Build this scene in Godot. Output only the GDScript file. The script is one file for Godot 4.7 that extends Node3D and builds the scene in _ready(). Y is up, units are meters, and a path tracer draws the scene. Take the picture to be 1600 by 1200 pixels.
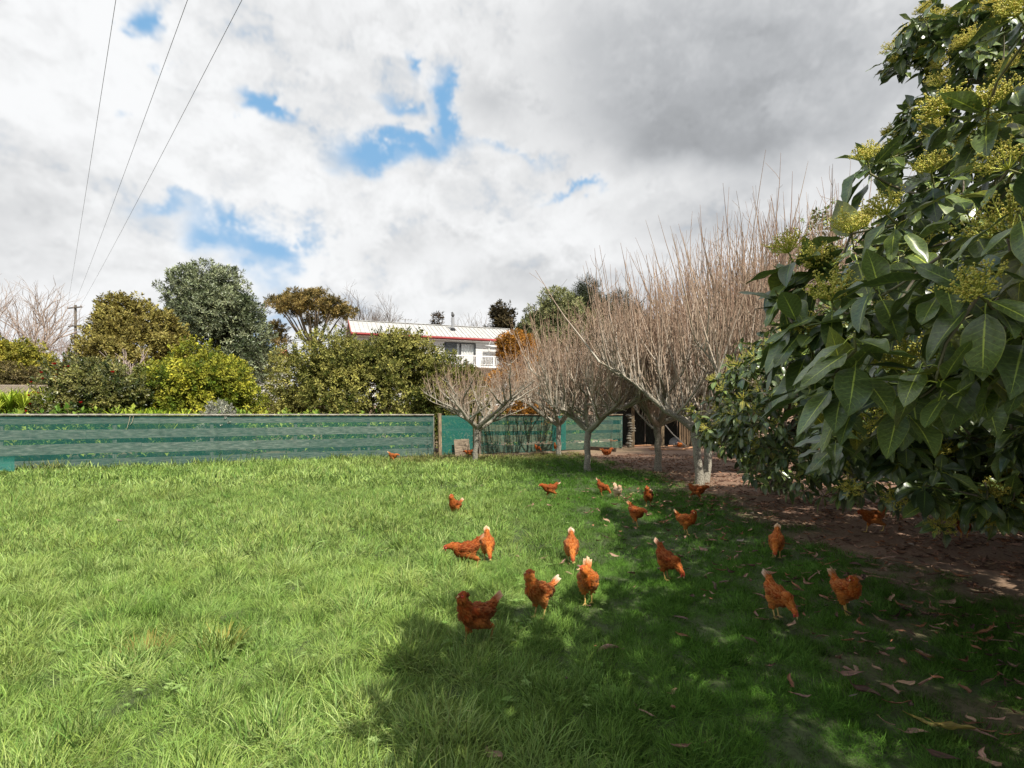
extends Node3D

const F := 870.0          # focal length in photo pixels (1600 wide)
const EYE := 1.6
const HORIZON := 648.0
const SUN := Vector3(-0.334, -0.766, -0.549)

var taken := {}
var rng := RandomNumberGenerator.new()
var noise_a := FastNoiseLite.new()
var noise_b := FastNoiseLite.new()
var noise_c := FastNoiseLite.new()
var sky_noise := FastNoiseLite.new()
var sky_low := FastNoiseLite.new()
var sky_fine := FastNoiseLite.new()
var sky_puff := FastNoiseLite.new()
var sky_data := []
const SKY_GAIN := 0.72      # the sky as photographed over the exposure
const SKY_W := 2048
const SKY_H := 1024
var hen_field := []
var M := {}


# ------------------------------------------------------------------ geometry
class Geo:
	var v := PackedVector3Array()
	var n := PackedVector3Array()
	var c := PackedColorArray()
	var uv := PackedVector2Array()
	var idx := PackedInt32Array()

	func add(p: Vector3, nn: Vector3, col: Color, t := Vector2.ZERO) -> int:
		v.append(p); n.append(nn); c.append(col); uv.append(t)
		return v.size() - 1

	func tri(a: int, b: int, d: int) -> void:
		# clockwise seen from the side the normals point to
		if (v[b] - v[a]).cross(v[d] - v[a]).dot(n[a] + n[b] + n[d]) > 0.0:
			idx.append(a); idx.append(d); idx.append(b)
		else:
			idx.append(a); idx.append(b); idx.append(d)

	func quad(a: int, b: int, d: int, e: int) -> void:
		tri(a, b, d); tri(a, d, e)

	func flat(p0: Vector3, p1: Vector3, p2: Vector3, p3: Vector3, nn: Vector3, col: Color) -> void:
		var w := (p1 - p0).length()
		var h := (p3 - p0).length()
		var a := add(p0, nn, col, Vector2(0, 0))
		var b := add(p1, nn, col, Vector2(w, 0))
		var d := add(p2, nn, col, Vector2(w, h))
		var e := add(p3, nn, col, Vector2(0, h))
		quad(a, b, d, e)

	func tube(pts: PackedVector3Array, rad: PackedFloat32Array, sides: int, c0: Color, c1: Color) -> void:
		var m := pts.size()
		var start := v.size()
		var t := (pts[1] - pts[0]).normalized()
		var x := t.cross(Vector3.UP if absf(t.y) < 0.9 else Vector3.RIGHT).normalized()
		var along := 0.0
		for i in m:
			if i > 0:
				along += (pts[i] - pts[i - 1]).length()
				t = (pts[mini(i + 1, m - 1)] - pts[i - 1]).normalized()
			x = (x - t * x.dot(t)).normalized()
			var y := t.cross(x)
			var col := c0.lerp(c1, float(i) / float(m - 1))
			for s in sides:
				var a := TAU * s / sides
				var d := x * cos(a) + y * sin(a)
				v.append(pts[i] + d * rad[i]); n.append(d); c.append(col); uv.append(Vector2(float(s) / sides, along))
		for i in m - 1:
			for s in sides:
				var a0 := start + i * sides + s
				var b0 := start + i * sides + (s + 1) % sides
				# known winding
				idx.append(a0); idx.append(a0 + sides); idx.append(b0)
				idx.append(b0); idx.append(a0 + sides); idx.append(b0 + sides)

	func box(at: Vector3, size: Vector3, b := Basis.IDENTITY, col := Color.WHITE, bevel := 0.004) -> void:
		# chamfered box; the bevel catches light
		var h := size * 0.5
		var e := minf(bevel, minf(h.x, minf(h.y, h.z)) * 0.5)
		var axes := [Vector3.RIGHT, Vector3.UP, Vector3.BACK]
		for k in 3:
			var a: Vector3 = axes[k]
			var p: Vector3 = axes[(k + 1) % 3]
			var q: Vector3 = axes[(k + 2) % 3]
			for s in [-1.0, 1.0]:
				var ha: Vector3 = a * h[k] * s
				var hp: Vector3 = p * (h[(k + 1) % 3] - e)
				var hq: Vector3 = q * (h[(k + 2) % 3] - e)
				var ids := []
				for cc in [ha - hp - hq, ha + hp - hq, ha + hp + hq, ha - hp + hq]:
					var l: Vector3 = cc
					var tt := Vector2(l.x, l.y + l.z * 0.7)
					if size.y > size.x and size.y > size.z:
						tt = Vector2(l.y, l.x + l.z * 0.7)
					elif size.z > size.x:
						tt = Vector2(l.z, l.y + l.x * 0.7)
					ids.append(add(at + b * l, (b * (a * s)).normalized(), col, tt + Vector2(at.x + at.z, at.y)))
				quad(ids[0], ids[1], ids[2], ids[3])
			# the four edges along axis k
			for s in [-1.0, 1.0]:
				for u in [-1.0, 1.0]:
					var e1: Vector3 = p * h[(k + 1) % 3] * s + q * (h[(k + 2) % 3] - e) * u
					var e2: Vector3 = p * (h[(k + 1) % 3] - e) * s + q * h[(k + 2) % 3] * u
					var ha2: Vector3 = a * (h[k] - e)
					var nn: Vector3 = (b * (p * s + q * u)).normalized()
					var i0 := add(at + b * (e1 - ha2), nn, col)
					var i1 := add(at + b * (e1 + ha2), nn, col)
					var i2 := add(at + b * (e2 + ha2), nn, col)
					var i3 := add(at + b * (e2 - ha2), nn, col)
					quad(i0, i1, i2, i3)

	func ball(at: Vector3, r: Vector3, col: Color, rings := 5, sides := 8) -> void:
		var start := v.size()
		for i in rings + 1:
			var th := PI * i / rings
			for s in sides:
				var ph := TAU * s / sides
				var d := Vector3(sin(th) * cos(ph), cos(th), sin(th) * sin(ph))
				add(at + d * r, (d / r).normalized(), col)
		for i in rings:
			for s in sides:
				var a := start + i * sides + s
				var b := start + i * sides + (s + 1) % sides
				quad(a, b, b + sides, a + sides)

	func mesh() -> ArrayMesh:
		var arr := []
		arr.resize(Mesh.ARRAY_MAX)
		arr[Mesh.ARRAY_VERTEX] = v
		arr[Mesh.ARRAY_NORMAL] = n
		arr[Mesh.ARRAY_COLOR] = c
		arr[Mesh.ARRAY_TEX_UV] = uv
		arr[Mesh.ARRAY_INDEX] = idx
		var m := ArrayMesh.new()
		m.add_surface_from_arrays(Mesh.PRIMITIVE_TRIANGLES, arr)
		return m


# ------------------------------------------------------------------ bookkeeping
func numbered(called: String) -> String:
	var k: int = taken.get(called, 0)
	taken[called] = k + 1
	return called if k == 0 else "%s_%03d" % [called, k]


func thing(called: String, label: String, category: String, at := Vector3.ZERO, turn := 0.0, group := "") -> Node3D:
	var o := Node3D.new()
	o.name = numbered(called)
	add_child(o)
	o.position = at
	o.rotation.y = turn
	tag(o, label, category, group)
	return o


func tag(o: Node3D, label: String, category: String, group := "", kind := "") -> void:
	if label: o.set_meta("label", label)
	if category: o.set_meta("category", category)
	if group: o.set_meta("group", group)
	if kind: o.set_meta("kind", kind)


func part(called: String, mesh: Mesh, mat: Material, parent: Node3D, kind := "") -> MeshInstance3D:
	var o := MeshInstance3D.new()
	o.name = called
	o.mesh = mesh
	o.material_override = mat
	parent.add_child(o, true)
	if kind: o.set_meta("kind", kind)
	return o


func scatter(called: String, mesh: Mesh, mat: Material, xf: Array[Transform3D], tints: PackedColorArray, parent: Node3D) -> MultiMeshInstance3D:
	var mm := MultiMesh.new()
	mm.transform_format = MultiMesh.TRANSFORM_3D
	mm.use_colors = true
	mm.mesh = mesh
	mm.instance_count = xf.size()
	for i in xf.size():
		mm.set_instance_transform(i, xf[i])
		mm.set_instance_color(i, tints[i])
	var o := MultiMeshInstance3D.new()
	o.name = called
	o.multimesh = mm
	o.material_override = mat
	o.set_meta("kind", "stuff")
	parent.add_child(o, true)
	return o


func at(px: float, py: float, d: float) -> Vector3:
	return Vector3((px - 800.0) / F * d, EYE + (HORIZON - py) / F * d, -d)


func on_ground(px: float, py: float) -> Vector3:
	var d := EYE * F / (py - HORIZON)
	var x := (px - 800.0) / F * d
	return Vector3(x, ground_height(x, d), -d)


func rr(a: float, b: float) -> float:
	return rng.randf_range(a, b)


func sphere_dir() -> Vector3:
	var y := rr(-1, 1)
	var a := rr(0, TAU)
	var s := sqrt(1.0 - y * y)
	return Vector3(s * cos(a), y, s * sin(a))


func ss(a: float, b: float, x: float) -> float:
	var t := clampf((x - a) / (b - a), 0.0, 1.0)
	return t * t * (3.0 - 2.0 * t)


func lin(r: float, g: float, b: float) -> Color:
	return Color(r, g, b)


func mat(r: float, g: float, b: float, rough := 0.8, vertex := false) -> StandardMaterial3D:
	var m := StandardMaterial3D.new()
	m.albedo_color = Color(r, g, b).linear_to_srgb()
	m.roughness = rough
	m.vertex_color_use_as_albedo = vertex
	return m


func noise_tex(seed_: int, freq: float, oct: int, cols: Array, offs: Array, size := 256) -> NoiseTexture2D:
	var nz := FastNoiseLite.new()
	nz.seed = seed_
	nz.noise_type = FastNoiseLite.TYPE_SIMPLEX_SMOOTH
	nz.frequency = freq
	nz.fractal_octaves = oct
	var g := Gradient.new()
	var pc := PackedColorArray()
	for q in cols:
		var col: Color = q
		pc.append(col.linear_to_srgb())
	g.colors = pc
	g.offsets = PackedFloat32Array(offs)
	var t := NoiseTexture2D.new()
	t.width = size
	t.height = size
	t.seamless = true
	t.noise = nz
	t.color_ramp = g
	return t


# depth d is measured forward from the camera (world z = -d)
func ground_height(x: float, d: float) -> float:
	var h := noise_a.get_noise_2d(x * 0.9, d * 0.9) * 0.035 * ss(1.0, 4.0, d)
	h += noise_a.get_noise_2d(x * 4.0 + 40.0, d * 4.0) * 0.012
	h *= 1.0 - ss(24.0, 30.0, d) * 0.7
	return h + ss(30.0, 46.0, d) * 2.4 * (1.0 - ss(80.0, 140.0, d))


# the grass grows in bunches: where the nearest bunch stands, how far it is, and a number of its own
func bunch(x: float, d: float) -> Vector3:
	var size := 0.36
	var best := Vector3(9, 0, 0)
	var cx := floori(x / size)
	var cz := floori(d / size)
	for i in range(cx - 1, cx + 2):
		for j in range(cz - 1, cz + 2):
			var h := hash(i * 7919 + j * 104729)
			var px := (i + 0.1 + 0.8 * float(h & 255) / 255.0) * size
			var pz := (j + 0.1 + 0.8 * float((h >> 8) & 255) / 255.0) * size
			var q := Vector2(x - px, d - pz)
			if q.length() < best.x:
				best = Vector3(q.length(), atan2(q.y, q.x), float((h >> 16) & 255) / 255.0)
	return best


# distance (positive on the camera's side) from the line of the fence
func fence_dist(x: float, d: float) -> float:
	return ((x + 2.7) * 6.7 - (d - 21.7) * 11.1) / 12.966


func dirt(x: float, d: float) -> float:
	var wob := noise_a.get_noise_2d(x * 1.6 + 11.0, d * 1.6) * 0.9 + noise_a.get_noise_2d(x * 6.0, d * 6.0 + 9.0) * 0.35
	var a := ss(2.9, 4.9, x + wob - ss(5.0, 2.5, d) * 0.4)
	a = maxf(a, ss(2.5, 4.2, x + wob + (d - 16.0) * 0.12) * ss(13.0, 17.0, d))
	var f := fence_dist(x, d)
	a = maxf(a, ss(2.6, 0.9, f + wob * 1.3) * ss(-6.0, -3.0, x) * 0.9)
	a = maxf(a, ss(0.25, 0.75, noise_a.get_noise_2d(x * 3.0, d * 3.0 + 40.0) + 0.5) * ss(1.4, 3.6, x) * ss(6.0, 3.0, d) * 0.85)
	a = maxf(a, ss(0.35, 0.1, f + wob * 0.15) * 0.8)
	return a * 1.0


func fence_at(t: float, y := 0.0) -> Vector3:
	return Vector3(-2.7 + 11.1 * t, y, -(21.7 + 6.7 * t))


# ------------------------------------------------------------------ sky
func bump(px: float, py: float, x: float, y: float, rx: float, ry: float) -> float:
	var u := (px - x) / (rx * 1.06)
	var w := (py - y) / (ry * 1.06)
	var q := u * u + w * w
	return exp(-q) if q < 9.0 else 0.0


func _sky_rows(row: int) -> void:
	var out := PackedFloat32Array()
	out.resize(SKY_W * 3)
	var th := PI * (row + 0.5) / SKY_H
	var dy := cos(th)
	if dy < -0.02:
		for i in SKY_W:
			out[i * 3] = 0.20
			out[i * 3 + 1] = 0.21
			out[i * 3 + 2] = 0.17
		sky_data[row] = out
		return
	var hy := maxf(dy, 0.0)
	var s := sin(th)
	var blue := Color(0.19, 0.41, 0.68).lerp(Color(0.42, 0.63, 0.86), pow(1.0 - hy, 3.2))
	var px := 0.0
	var py := 0.0
	for i in SKY_W:
		var a := TAU * (i + 0.5) / SKY_W
		var dx := s * sin(a)
		var dz := s * cos(a)      # forward
		# the layer of cloud lies at one height, so it closes up towards the horizon
		var k := 1.0 / (hy + 0.16)
		var cx := dx * k
		var cz := dz * k
		var n1 := sky_noise.get_noise_2d(cx * 100.0, cz * 100.0)
		var n2 := sky_low.get_noise_2d(cx * 100.0, cz * 100.0)
		var n3 := sky_fine.get_noise_3d(dx * 100.0, dy * 140.0, dz * 100.0)
		var n4 := sky_puff.get_noise_3d(dx * 100.0, dy * 150.0, dz * 100.0)
		var seen := 0.0
		var gap := 0.0
		var dark := 0.0
		if dz > 0.25:
			px = 800.0 + F * dx / dz + n1 * 40.0 + n3 * 40.0 + n4 * 34.0
			py = HORIZON - F * dy / dz + n3 * 40.0 - n1 * 20.0 - n4 * 26.0
			seen = ss(1250.0, 900.0, absf(px - 800.0)) * ss(-260.0, -60.0, py)
			if seen > 0.0:
				gap = 0.95 * bump(px, py, 590, 243, 75, 26) + 0.9 * bump(px, py, 690, 150, 26, 42) + 0.7 * bump(px, py, 640, 92, 14, 26) + 0.85 * bump(px, py, 680, 205, 16, 22)
				gap += 0.85 * bump(px, py, 395, 170, 28, 18) + 0.85 * bump(px, py, 228, 18, 22, 34) + 0.6 * bump(px, py, 256, 112, 14, 14) + 0.5 * bump(px, py, 205, 185, 16, 10) + 0.5 * bump(px, py, 605, 172, 30, 12)
				gap += 0.85 * bump(px, py, 925, 290, 70, 10) + 0.45 * bump(px, py, 780, 250, 60, 10) + 0.75 * bump(px, py, 340, 372, 60, 40) + 0.9 * bump(px, py, 440, 395, 70, 46) + 0.5 * bump(px, py, 250, 330, 60, 14)
				gap += 0.6 * bump(px, py, 400, 540, 60, 60)
				dark = 0.50 * bump(px, py, 1190, 90, 230, 150) + 0.50 * bump(px, py, 1080, 205, 150, 62) + 0.2 * bump(px, py, 960, 60, 110, 120) + 0.26 * bump(px, py, 770, 165, 50, 45)
				dark += 0.30 * bump(px, py, 1120, 350, 120, 34) + 0.20 * bump(px, py, 20, 310, 90, 60) + 0.14 * bump(px, py, 660, 380, 110, 28) + 0.26 * bump(px, py, 860, 440, 130, 34) + 0.18 * bump(px, py, 1450, 150, 160, 200) + 0.1 * bump(px, py, 60, 420, 160, 30)
				dark = minf(dark, 0.62)
		var wild_gap := ss(0.12, 0.45, n2) * 0.7
		var wild_dark := ss(-0.05, -0.5, n2) * 0.42
		gap = lerpf(wild_gap, gap, seen)
		dark = lerpf(wild_dark, dark, seen)
		var dens := 0.72 + 0.26 * n1 + 0.36 * n3 + 0.46 * n4 - gap * (1.10 + 0.4 * n4) + dark * 0.7
		var cover := ss(-0.18, 0.60, dens)
		var bright := 0.845 + 0.14 * n3 + 0.10 * n1 + 0.20 * n4 - 0.05 * ss(0.75, 1.1, dens)
		bright += 0.04 * ss(0.25, 0.0, hy) - 0.05 * ss(0.1, -0.4, n2)
		bright = minf(bright, 0.90) * (1.0 - dark * (0.74 + 0.25 * n1))
		var cool := ss(0.8, 0.35, bright)
		bright *= SKY_GAIN
		out[i * 3] = lerpf(blue.r * SKY_GAIN, bright * (0.985 - 0.03 * cool), cover)
		out[i * 3 + 1] = lerpf(blue.g * SKY_GAIN, bright * (0.995 - 0.005 * cool), cover)
		out[i * 3 + 2] = lerpf(blue.b * SKY_GAIN, bright * (1.005 + 0.03 * cool), cover)
	sky_data[row] = out


func build_sky() -> void:
	sky_noise.seed = 31
	sky_noise.noise_type = FastNoiseLite.TYPE_SIMPLEX_SMOOTH
	sky_noise.frequency = 0.013
	sky_noise.fractal_octaves = 6
	sky_noise.fractal_gain = 0.55
	sky_low.seed = 12
	sky_low.noise_type = FastNoiseLite.TYPE_SIMPLEX_SMOOTH
	sky_low.frequency = 0.0045
	sky_low.fractal_octaves = 3
	sky_fine.seed = 77
	sky_fine.noise_type = FastNoiseLite.TYPE_SIMPLEX_SMOOTH
	sky_fine.frequency = 0.05
	sky_fine.fractal_octaves = 6
	sky_fine.fractal_gain = 0.58
	sky_puff.seed = 40
	sky_puff.noise_type = FastNoiseLite.TYPE_SIMPLEX_SMOOTH
	sky_puff.frequency = 0.12
	sky_puff.fractal_octaves = 5
	sky_puff.fractal_gain = 0.62
	sky_puff.domain_warp_enabled = true
	sky_puff.domain_warp_amplitude = 6.0
	sky_puff.domain_warp_frequency = 0.08
	sky_data.resize(SKY_H)
	var job := WorkerThreadPool.add_group_task(_sky_rows, SKY_H)
	WorkerThreadPool.wait_for_group_task_completion(job)
	var bytes := PackedByteArray()
	for row in SKY_H:
		var r: PackedFloat32Array = sky_data[row]
		bytes.append_array(r.to_byte_array())
	sky_data.clear()
	var im := Image.create_from_data(SKY_W, SKY_H, false, Image.FORMAT_RGBF, bytes)
	var m := PanoramaSkyMaterial.new()
	m.panorama = ImageTexture.create_from_image(im)
	var sky := Sky.new()
	sky.sky_material = m
	var env := Environment.new()
	env.background_mode = Environment.BG_SKY
	env.sky = sky
	env.tonemap_mode = Environment.TONE_MAPPER_LINEAR
	env.tonemap_exposure = 1.5
	env.sdfgi_enabled = true
	env.ssao_enabled = true
	env.ssil_enabled = true
	var w := WorldEnvironment.new()
	w.name = "world_environment"
	w.environment = env
	add_child(w)
	var sun := DirectionalLight3D.new()
	sun.name = "sun"
	sun.light_energy = 1.6
	sun.light_color = Color(1.0, 0.975, 0.93)
	sun.light_angular_distance = 0.5
	sun.shadow_enabled = true
	sun.basis = Basis.looking_at(SUN, Vector3.UP)
	add_child(sun)


func build_camera() -> void:
	var cam := Camera3D.new()
	cam.name = "camera"
	cam.near = 0.1
	cam.far = 1500.0
	cam.projection = Camera3D.PROJECTION_FRUSTUM
	cam.size = 2.0 * cam.near * 600.0 / F
	cam.frustum_offset = Vector2(0, cam.near * (HORIZON - 600.0) / F)
	cam.position = Vector3(0, EYE, 0)
	add_child(cam)
	cam.current = true


# ------------------------------------------------------------------ ground and grass
func build_materials() -> void:
	noise_a.seed = 5
	noise_a.noise_type = FastNoiseLite.TYPE_SIMPLEX_SMOOTH
	noise_a.frequency = 0.35
	noise_a.fractal_octaves = 3
	noise_b.seed = 19
	noise_b.noise_type = FastNoiseLite.TYPE_SIMPLEX_SMOOTH
	noise_b.frequency = 1.0
	noise_b.fractal_octaves = 2
	noise_c.seed = 71
	noise_c.noise_type = FastNoiseLite.TYPE_SIMPLEX_SMOOTH
	noise_c.frequency = 0.12
	noise_c.fractal_octaves = 2

	M.ground = mat(1, 1, 1, 0.95, true)
	M.ground.albedo_texture = noise_tex(3, 0.06, 5, [lin(0.55, 0.5, 0.45), lin(0.85, 0.83, 0.8), lin(1, 1, 1)], [0.2, 0.5, 0.85], 512)
	M.ground.uv1_triplanar = true
	M.ground.uv1_world_triplanar = true
	M.ground.uv1_scale = Vector3(0.8, 0.8, 0.8)
	M.grass = mat(1, 1, 1, 0.55, true)
	M.grass.metallic_specular = 0.18
	M.grass.backlight_enabled = true
	M.grass.backlight = Color(0.5, 0.5, 0.5).linear_to_srgb()
	M.leaf = mat(1, 1, 1, 0.55, true)
	M.leaf.metallic_specular = 0.3
	M.leaf.backlight_enabled = true
	M.leaf.backlight = Color(0.35, 0.35, 0.35).linear_to_srgb()
	M.gloss_leaf = mat(1, 1, 1, 0.38, true)
	M.gloss_leaf.metallic_specular = 0.5
	M.gloss_leaf.backlight_enabled = true
	M.gloss_leaf.backlight = Color(0.22, 0.22, 0.22).linear_to_srgb()
	M.flower = mat(1, 1, 1, 0.7, true)
	M.flower.backlight_enabled = true
	M.flower.backlight = Color(0.3, 0.3, 0.3).linear_to_srgb()
	M.twig = mat(1, 1, 1, 0.85, true)
	# bark with lichen: pale grey blotches over a darker grey brown
	M.bark = mat(1, 1, 1, 0.9, true)
	M.bark.albedo_texture = noise_tex(8, 0.035, 5, [lin(0.22, 0.19, 0.16), lin(0.5, 0.47, 0.42), lin(0.9, 0.88, 0.82), lin(1, 1, 0.96)], [0.2, 0.45, 0.6, 0.8], 512)
	M.bark.uv1_triplanar = true
	M.bark.uv1_scale = Vector3(3.0, 1.6, 3.0)
	M.bark.heightmap_enabled = true
	M.bark.heightmap_texture = noise_tex(9, 0.05, 4, [lin(0, 0, 0), lin(1, 1, 1)], [0.2, 0.8], 256)
	M.bark.heightmap_scale = 1.0
	M.wood = mat(1, 1, 1, 0.85, true)
	M.wood.albedo_texture = wood_texture()
	M.wood.uv1_scale = Vector3(0.45, 1.7, 1)
	M.wood.heightmap_enabled = true
	M.wood.heightmap_texture = M.wood.albedo_texture
	M.wood.heightmap_scale = 0.25
	M.litter = mat(1, 1, 1, 0.8, true)
	M.feather = mat(1, 1, 1, 0.75, true)
	M.feather.rim_enabled = true
	M.feather.rim = 0.06
	M.feather.metallic_specular = 0.25
	M.feather.rim_tint = 0.7
	M.horn = mat(0.46, 0.30, 0.12, 0.5)
	M.comb = mat(0.45, 0.045, 0.03, 0.6)
	M.eye = mat(0.02, 0.012, 0.008, 0.15)


func wood_texture() -> ImageTexture:
	var im := Image.create(512, 256, false, Image.FORMAT_RGB8)
	var nz := FastNoiseLite.new()
	nz.seed = 14
	nz.frequency = 1.0
	nz.noise_type = FastNoiseLite.TYPE_SIMPLEX_SMOOTH
	nz.fractal_octaves = 3
	for y in 256:
		for x in 512:
			# long fibres, a few darker streaks and weather stains
			var g := nz.get_noise_2d(x * 0.018, y * 0.16)
			var s := nz.get_noise_2d(x * 0.012 + 60.0, y * 0.035)
			var k := nz.get_noise_2d(x * 0.05 + 10.0, y * 0.7 + 40.0)
			var l := clampf(0.72 + 0.26 * g + 0.30 * s + 0.16 * k, 0.18, 1.0)
			im.set_pixel(x, y, Color(l, l * (0.985 + 0.02 * s), l * (0.96 + 0.04 * s)))
	return ImageTexture.create_from_image(im)


func spaced(lo: float, hi: float, inner_lo: float, inner_hi: float, fine: float, coarse: float) -> PackedFloat32Array:
	var r := PackedFloat32Array()
	var x := inner_lo
	while x <= inner_hi:
		r.append(x)
		x += fine
	var step := fine
	while x < hi:
		r.append(x)
		step = minf(step * 1.25, coarse)
		x += step
	r.append(hi)
	step = fine
	x = inner_lo
	while x > lo:
		step = minf(step * 1.25, coarse)
		x -= step
		r.insert(0, maxf(x, lo))
	return r


func build_ground() -> void:
	var xs := spaced(-900, 900, -11, 13, 0.17, 90)
	var ds := spaced(-300, 1300, -1, 28, 0.17, 90)
	var g := Geo.new()
	var w := xs.size()
	for d in ds:
		for x in xs:
			var h := ground_height(x, d)
			var e := 0.05
			var nn := Vector3(h - ground_height(x + e, d), e, ground_height(x, d + e) - h).normalized()
			var k := dirt(x, d) if d < 60.0 else 0.0
			var soil := lin(0.24, 0.152, 0.103)
			var dry := lin(0.27, 0.20, 0.12)
			var f := fence_dist(x, d)
			if f > -1.0 and f < 3.5 and x < 6.0:
				soil = soil.lerp(dry, ss(3.5, 1.0, f) * 0.7)
			var turf := lin(0.055, 0.08, 0.025)
			if d > 60.0 or f < -0.3:
				turf = lin(0.10, 0.14, 0.04)
			g.add(Vector3(x, h, -d), nn, turf.lerp(soil, k))
	for j in ds.size() - 1:
		for i in w - 1:
			var a := j * w + i
			g.idx.append(a); g.idx.append(a + w); g.idx.append(a + 1)
			g.idx.append(a + 1); g.idx.append(a + w); g.idx.append(a + w + 1)
	var o := part("ground", g.mesh(), M.ground, self)
	tag(o, "uneven lawn soil with a strip of bare brown earth under the trees", "ground", "", "structure")


func blade(g: Geo, p: Vector3, az: float, lean: float, droop: float, l: float, w: float, col: Color, segs := 3) -> void:
	var side := Vector3(cos(az + PI / 2), 0, sin(az + PI / 2))
	var fwd := Vector3(cos(az), 0, sin(az))
	var q := p
	var ang := lean
	var prev := [-1, -1]
	for i in segs + 1:
		var t := float(i) / segs
		var ww := w * (1.0 - 0.85 * t * t) * 0.5
		var dir := fwd * sin(ang) + Vector3.UP * cos(ang)
		var nn := (fwd * -cos(ang) + Vector3.UP * sin(ang) + Vector3.UP * 0.25).normalized()
		var c2 := Color(col.r * (0.92 + 0.16 * t), col.g * (0.92 + 0.14 * t), col.b * (1.0 - 0.1 * t))
		var a := g.add(q - side * ww, nn, c2)
		var b := g.add(q + side * ww, nn, c2)
		if i > 0:
			g.quad(prev[0], prev[1], b, a)
		prev = [a, b]
		q += dir * l / segs
		ang = minf(ang + droop / segs, 1.95)


func tuft(count: int, radius: float, l0: float, l1: float, w: float, spread: float, droop: float, dry: float) -> ArrayMesh:
	var g := Geo.new()
	for i in count:
		var r := radius * sqrt(rr(0, 1))
		var a := rr(0, TAU)
		var az := a + rr(-0.8, 0.8) if rr(0, 1) < 0.75 else rr(0, TAU)
		var base := Vector3(cos(a) * r, -0.01, sin(a) * r)
		var k := rr(0.34, 0.92)
		var col := Color(k * rr(0.9, 1.08), k, k * rr(0.75, 1.05))
		if rr(0, 1) < dry:
			col = Color(minf(k * 1.7, 1.0), minf(k * 1.35, 1.0), minf(k * 1.6, 1.0))
		blade(g, base, az, rr(0.05, spread), rr(droop * 0.4, droop), rr(l0, l1), w * rr(0.7, 1.2), col)
	return g.mesh()


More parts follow.
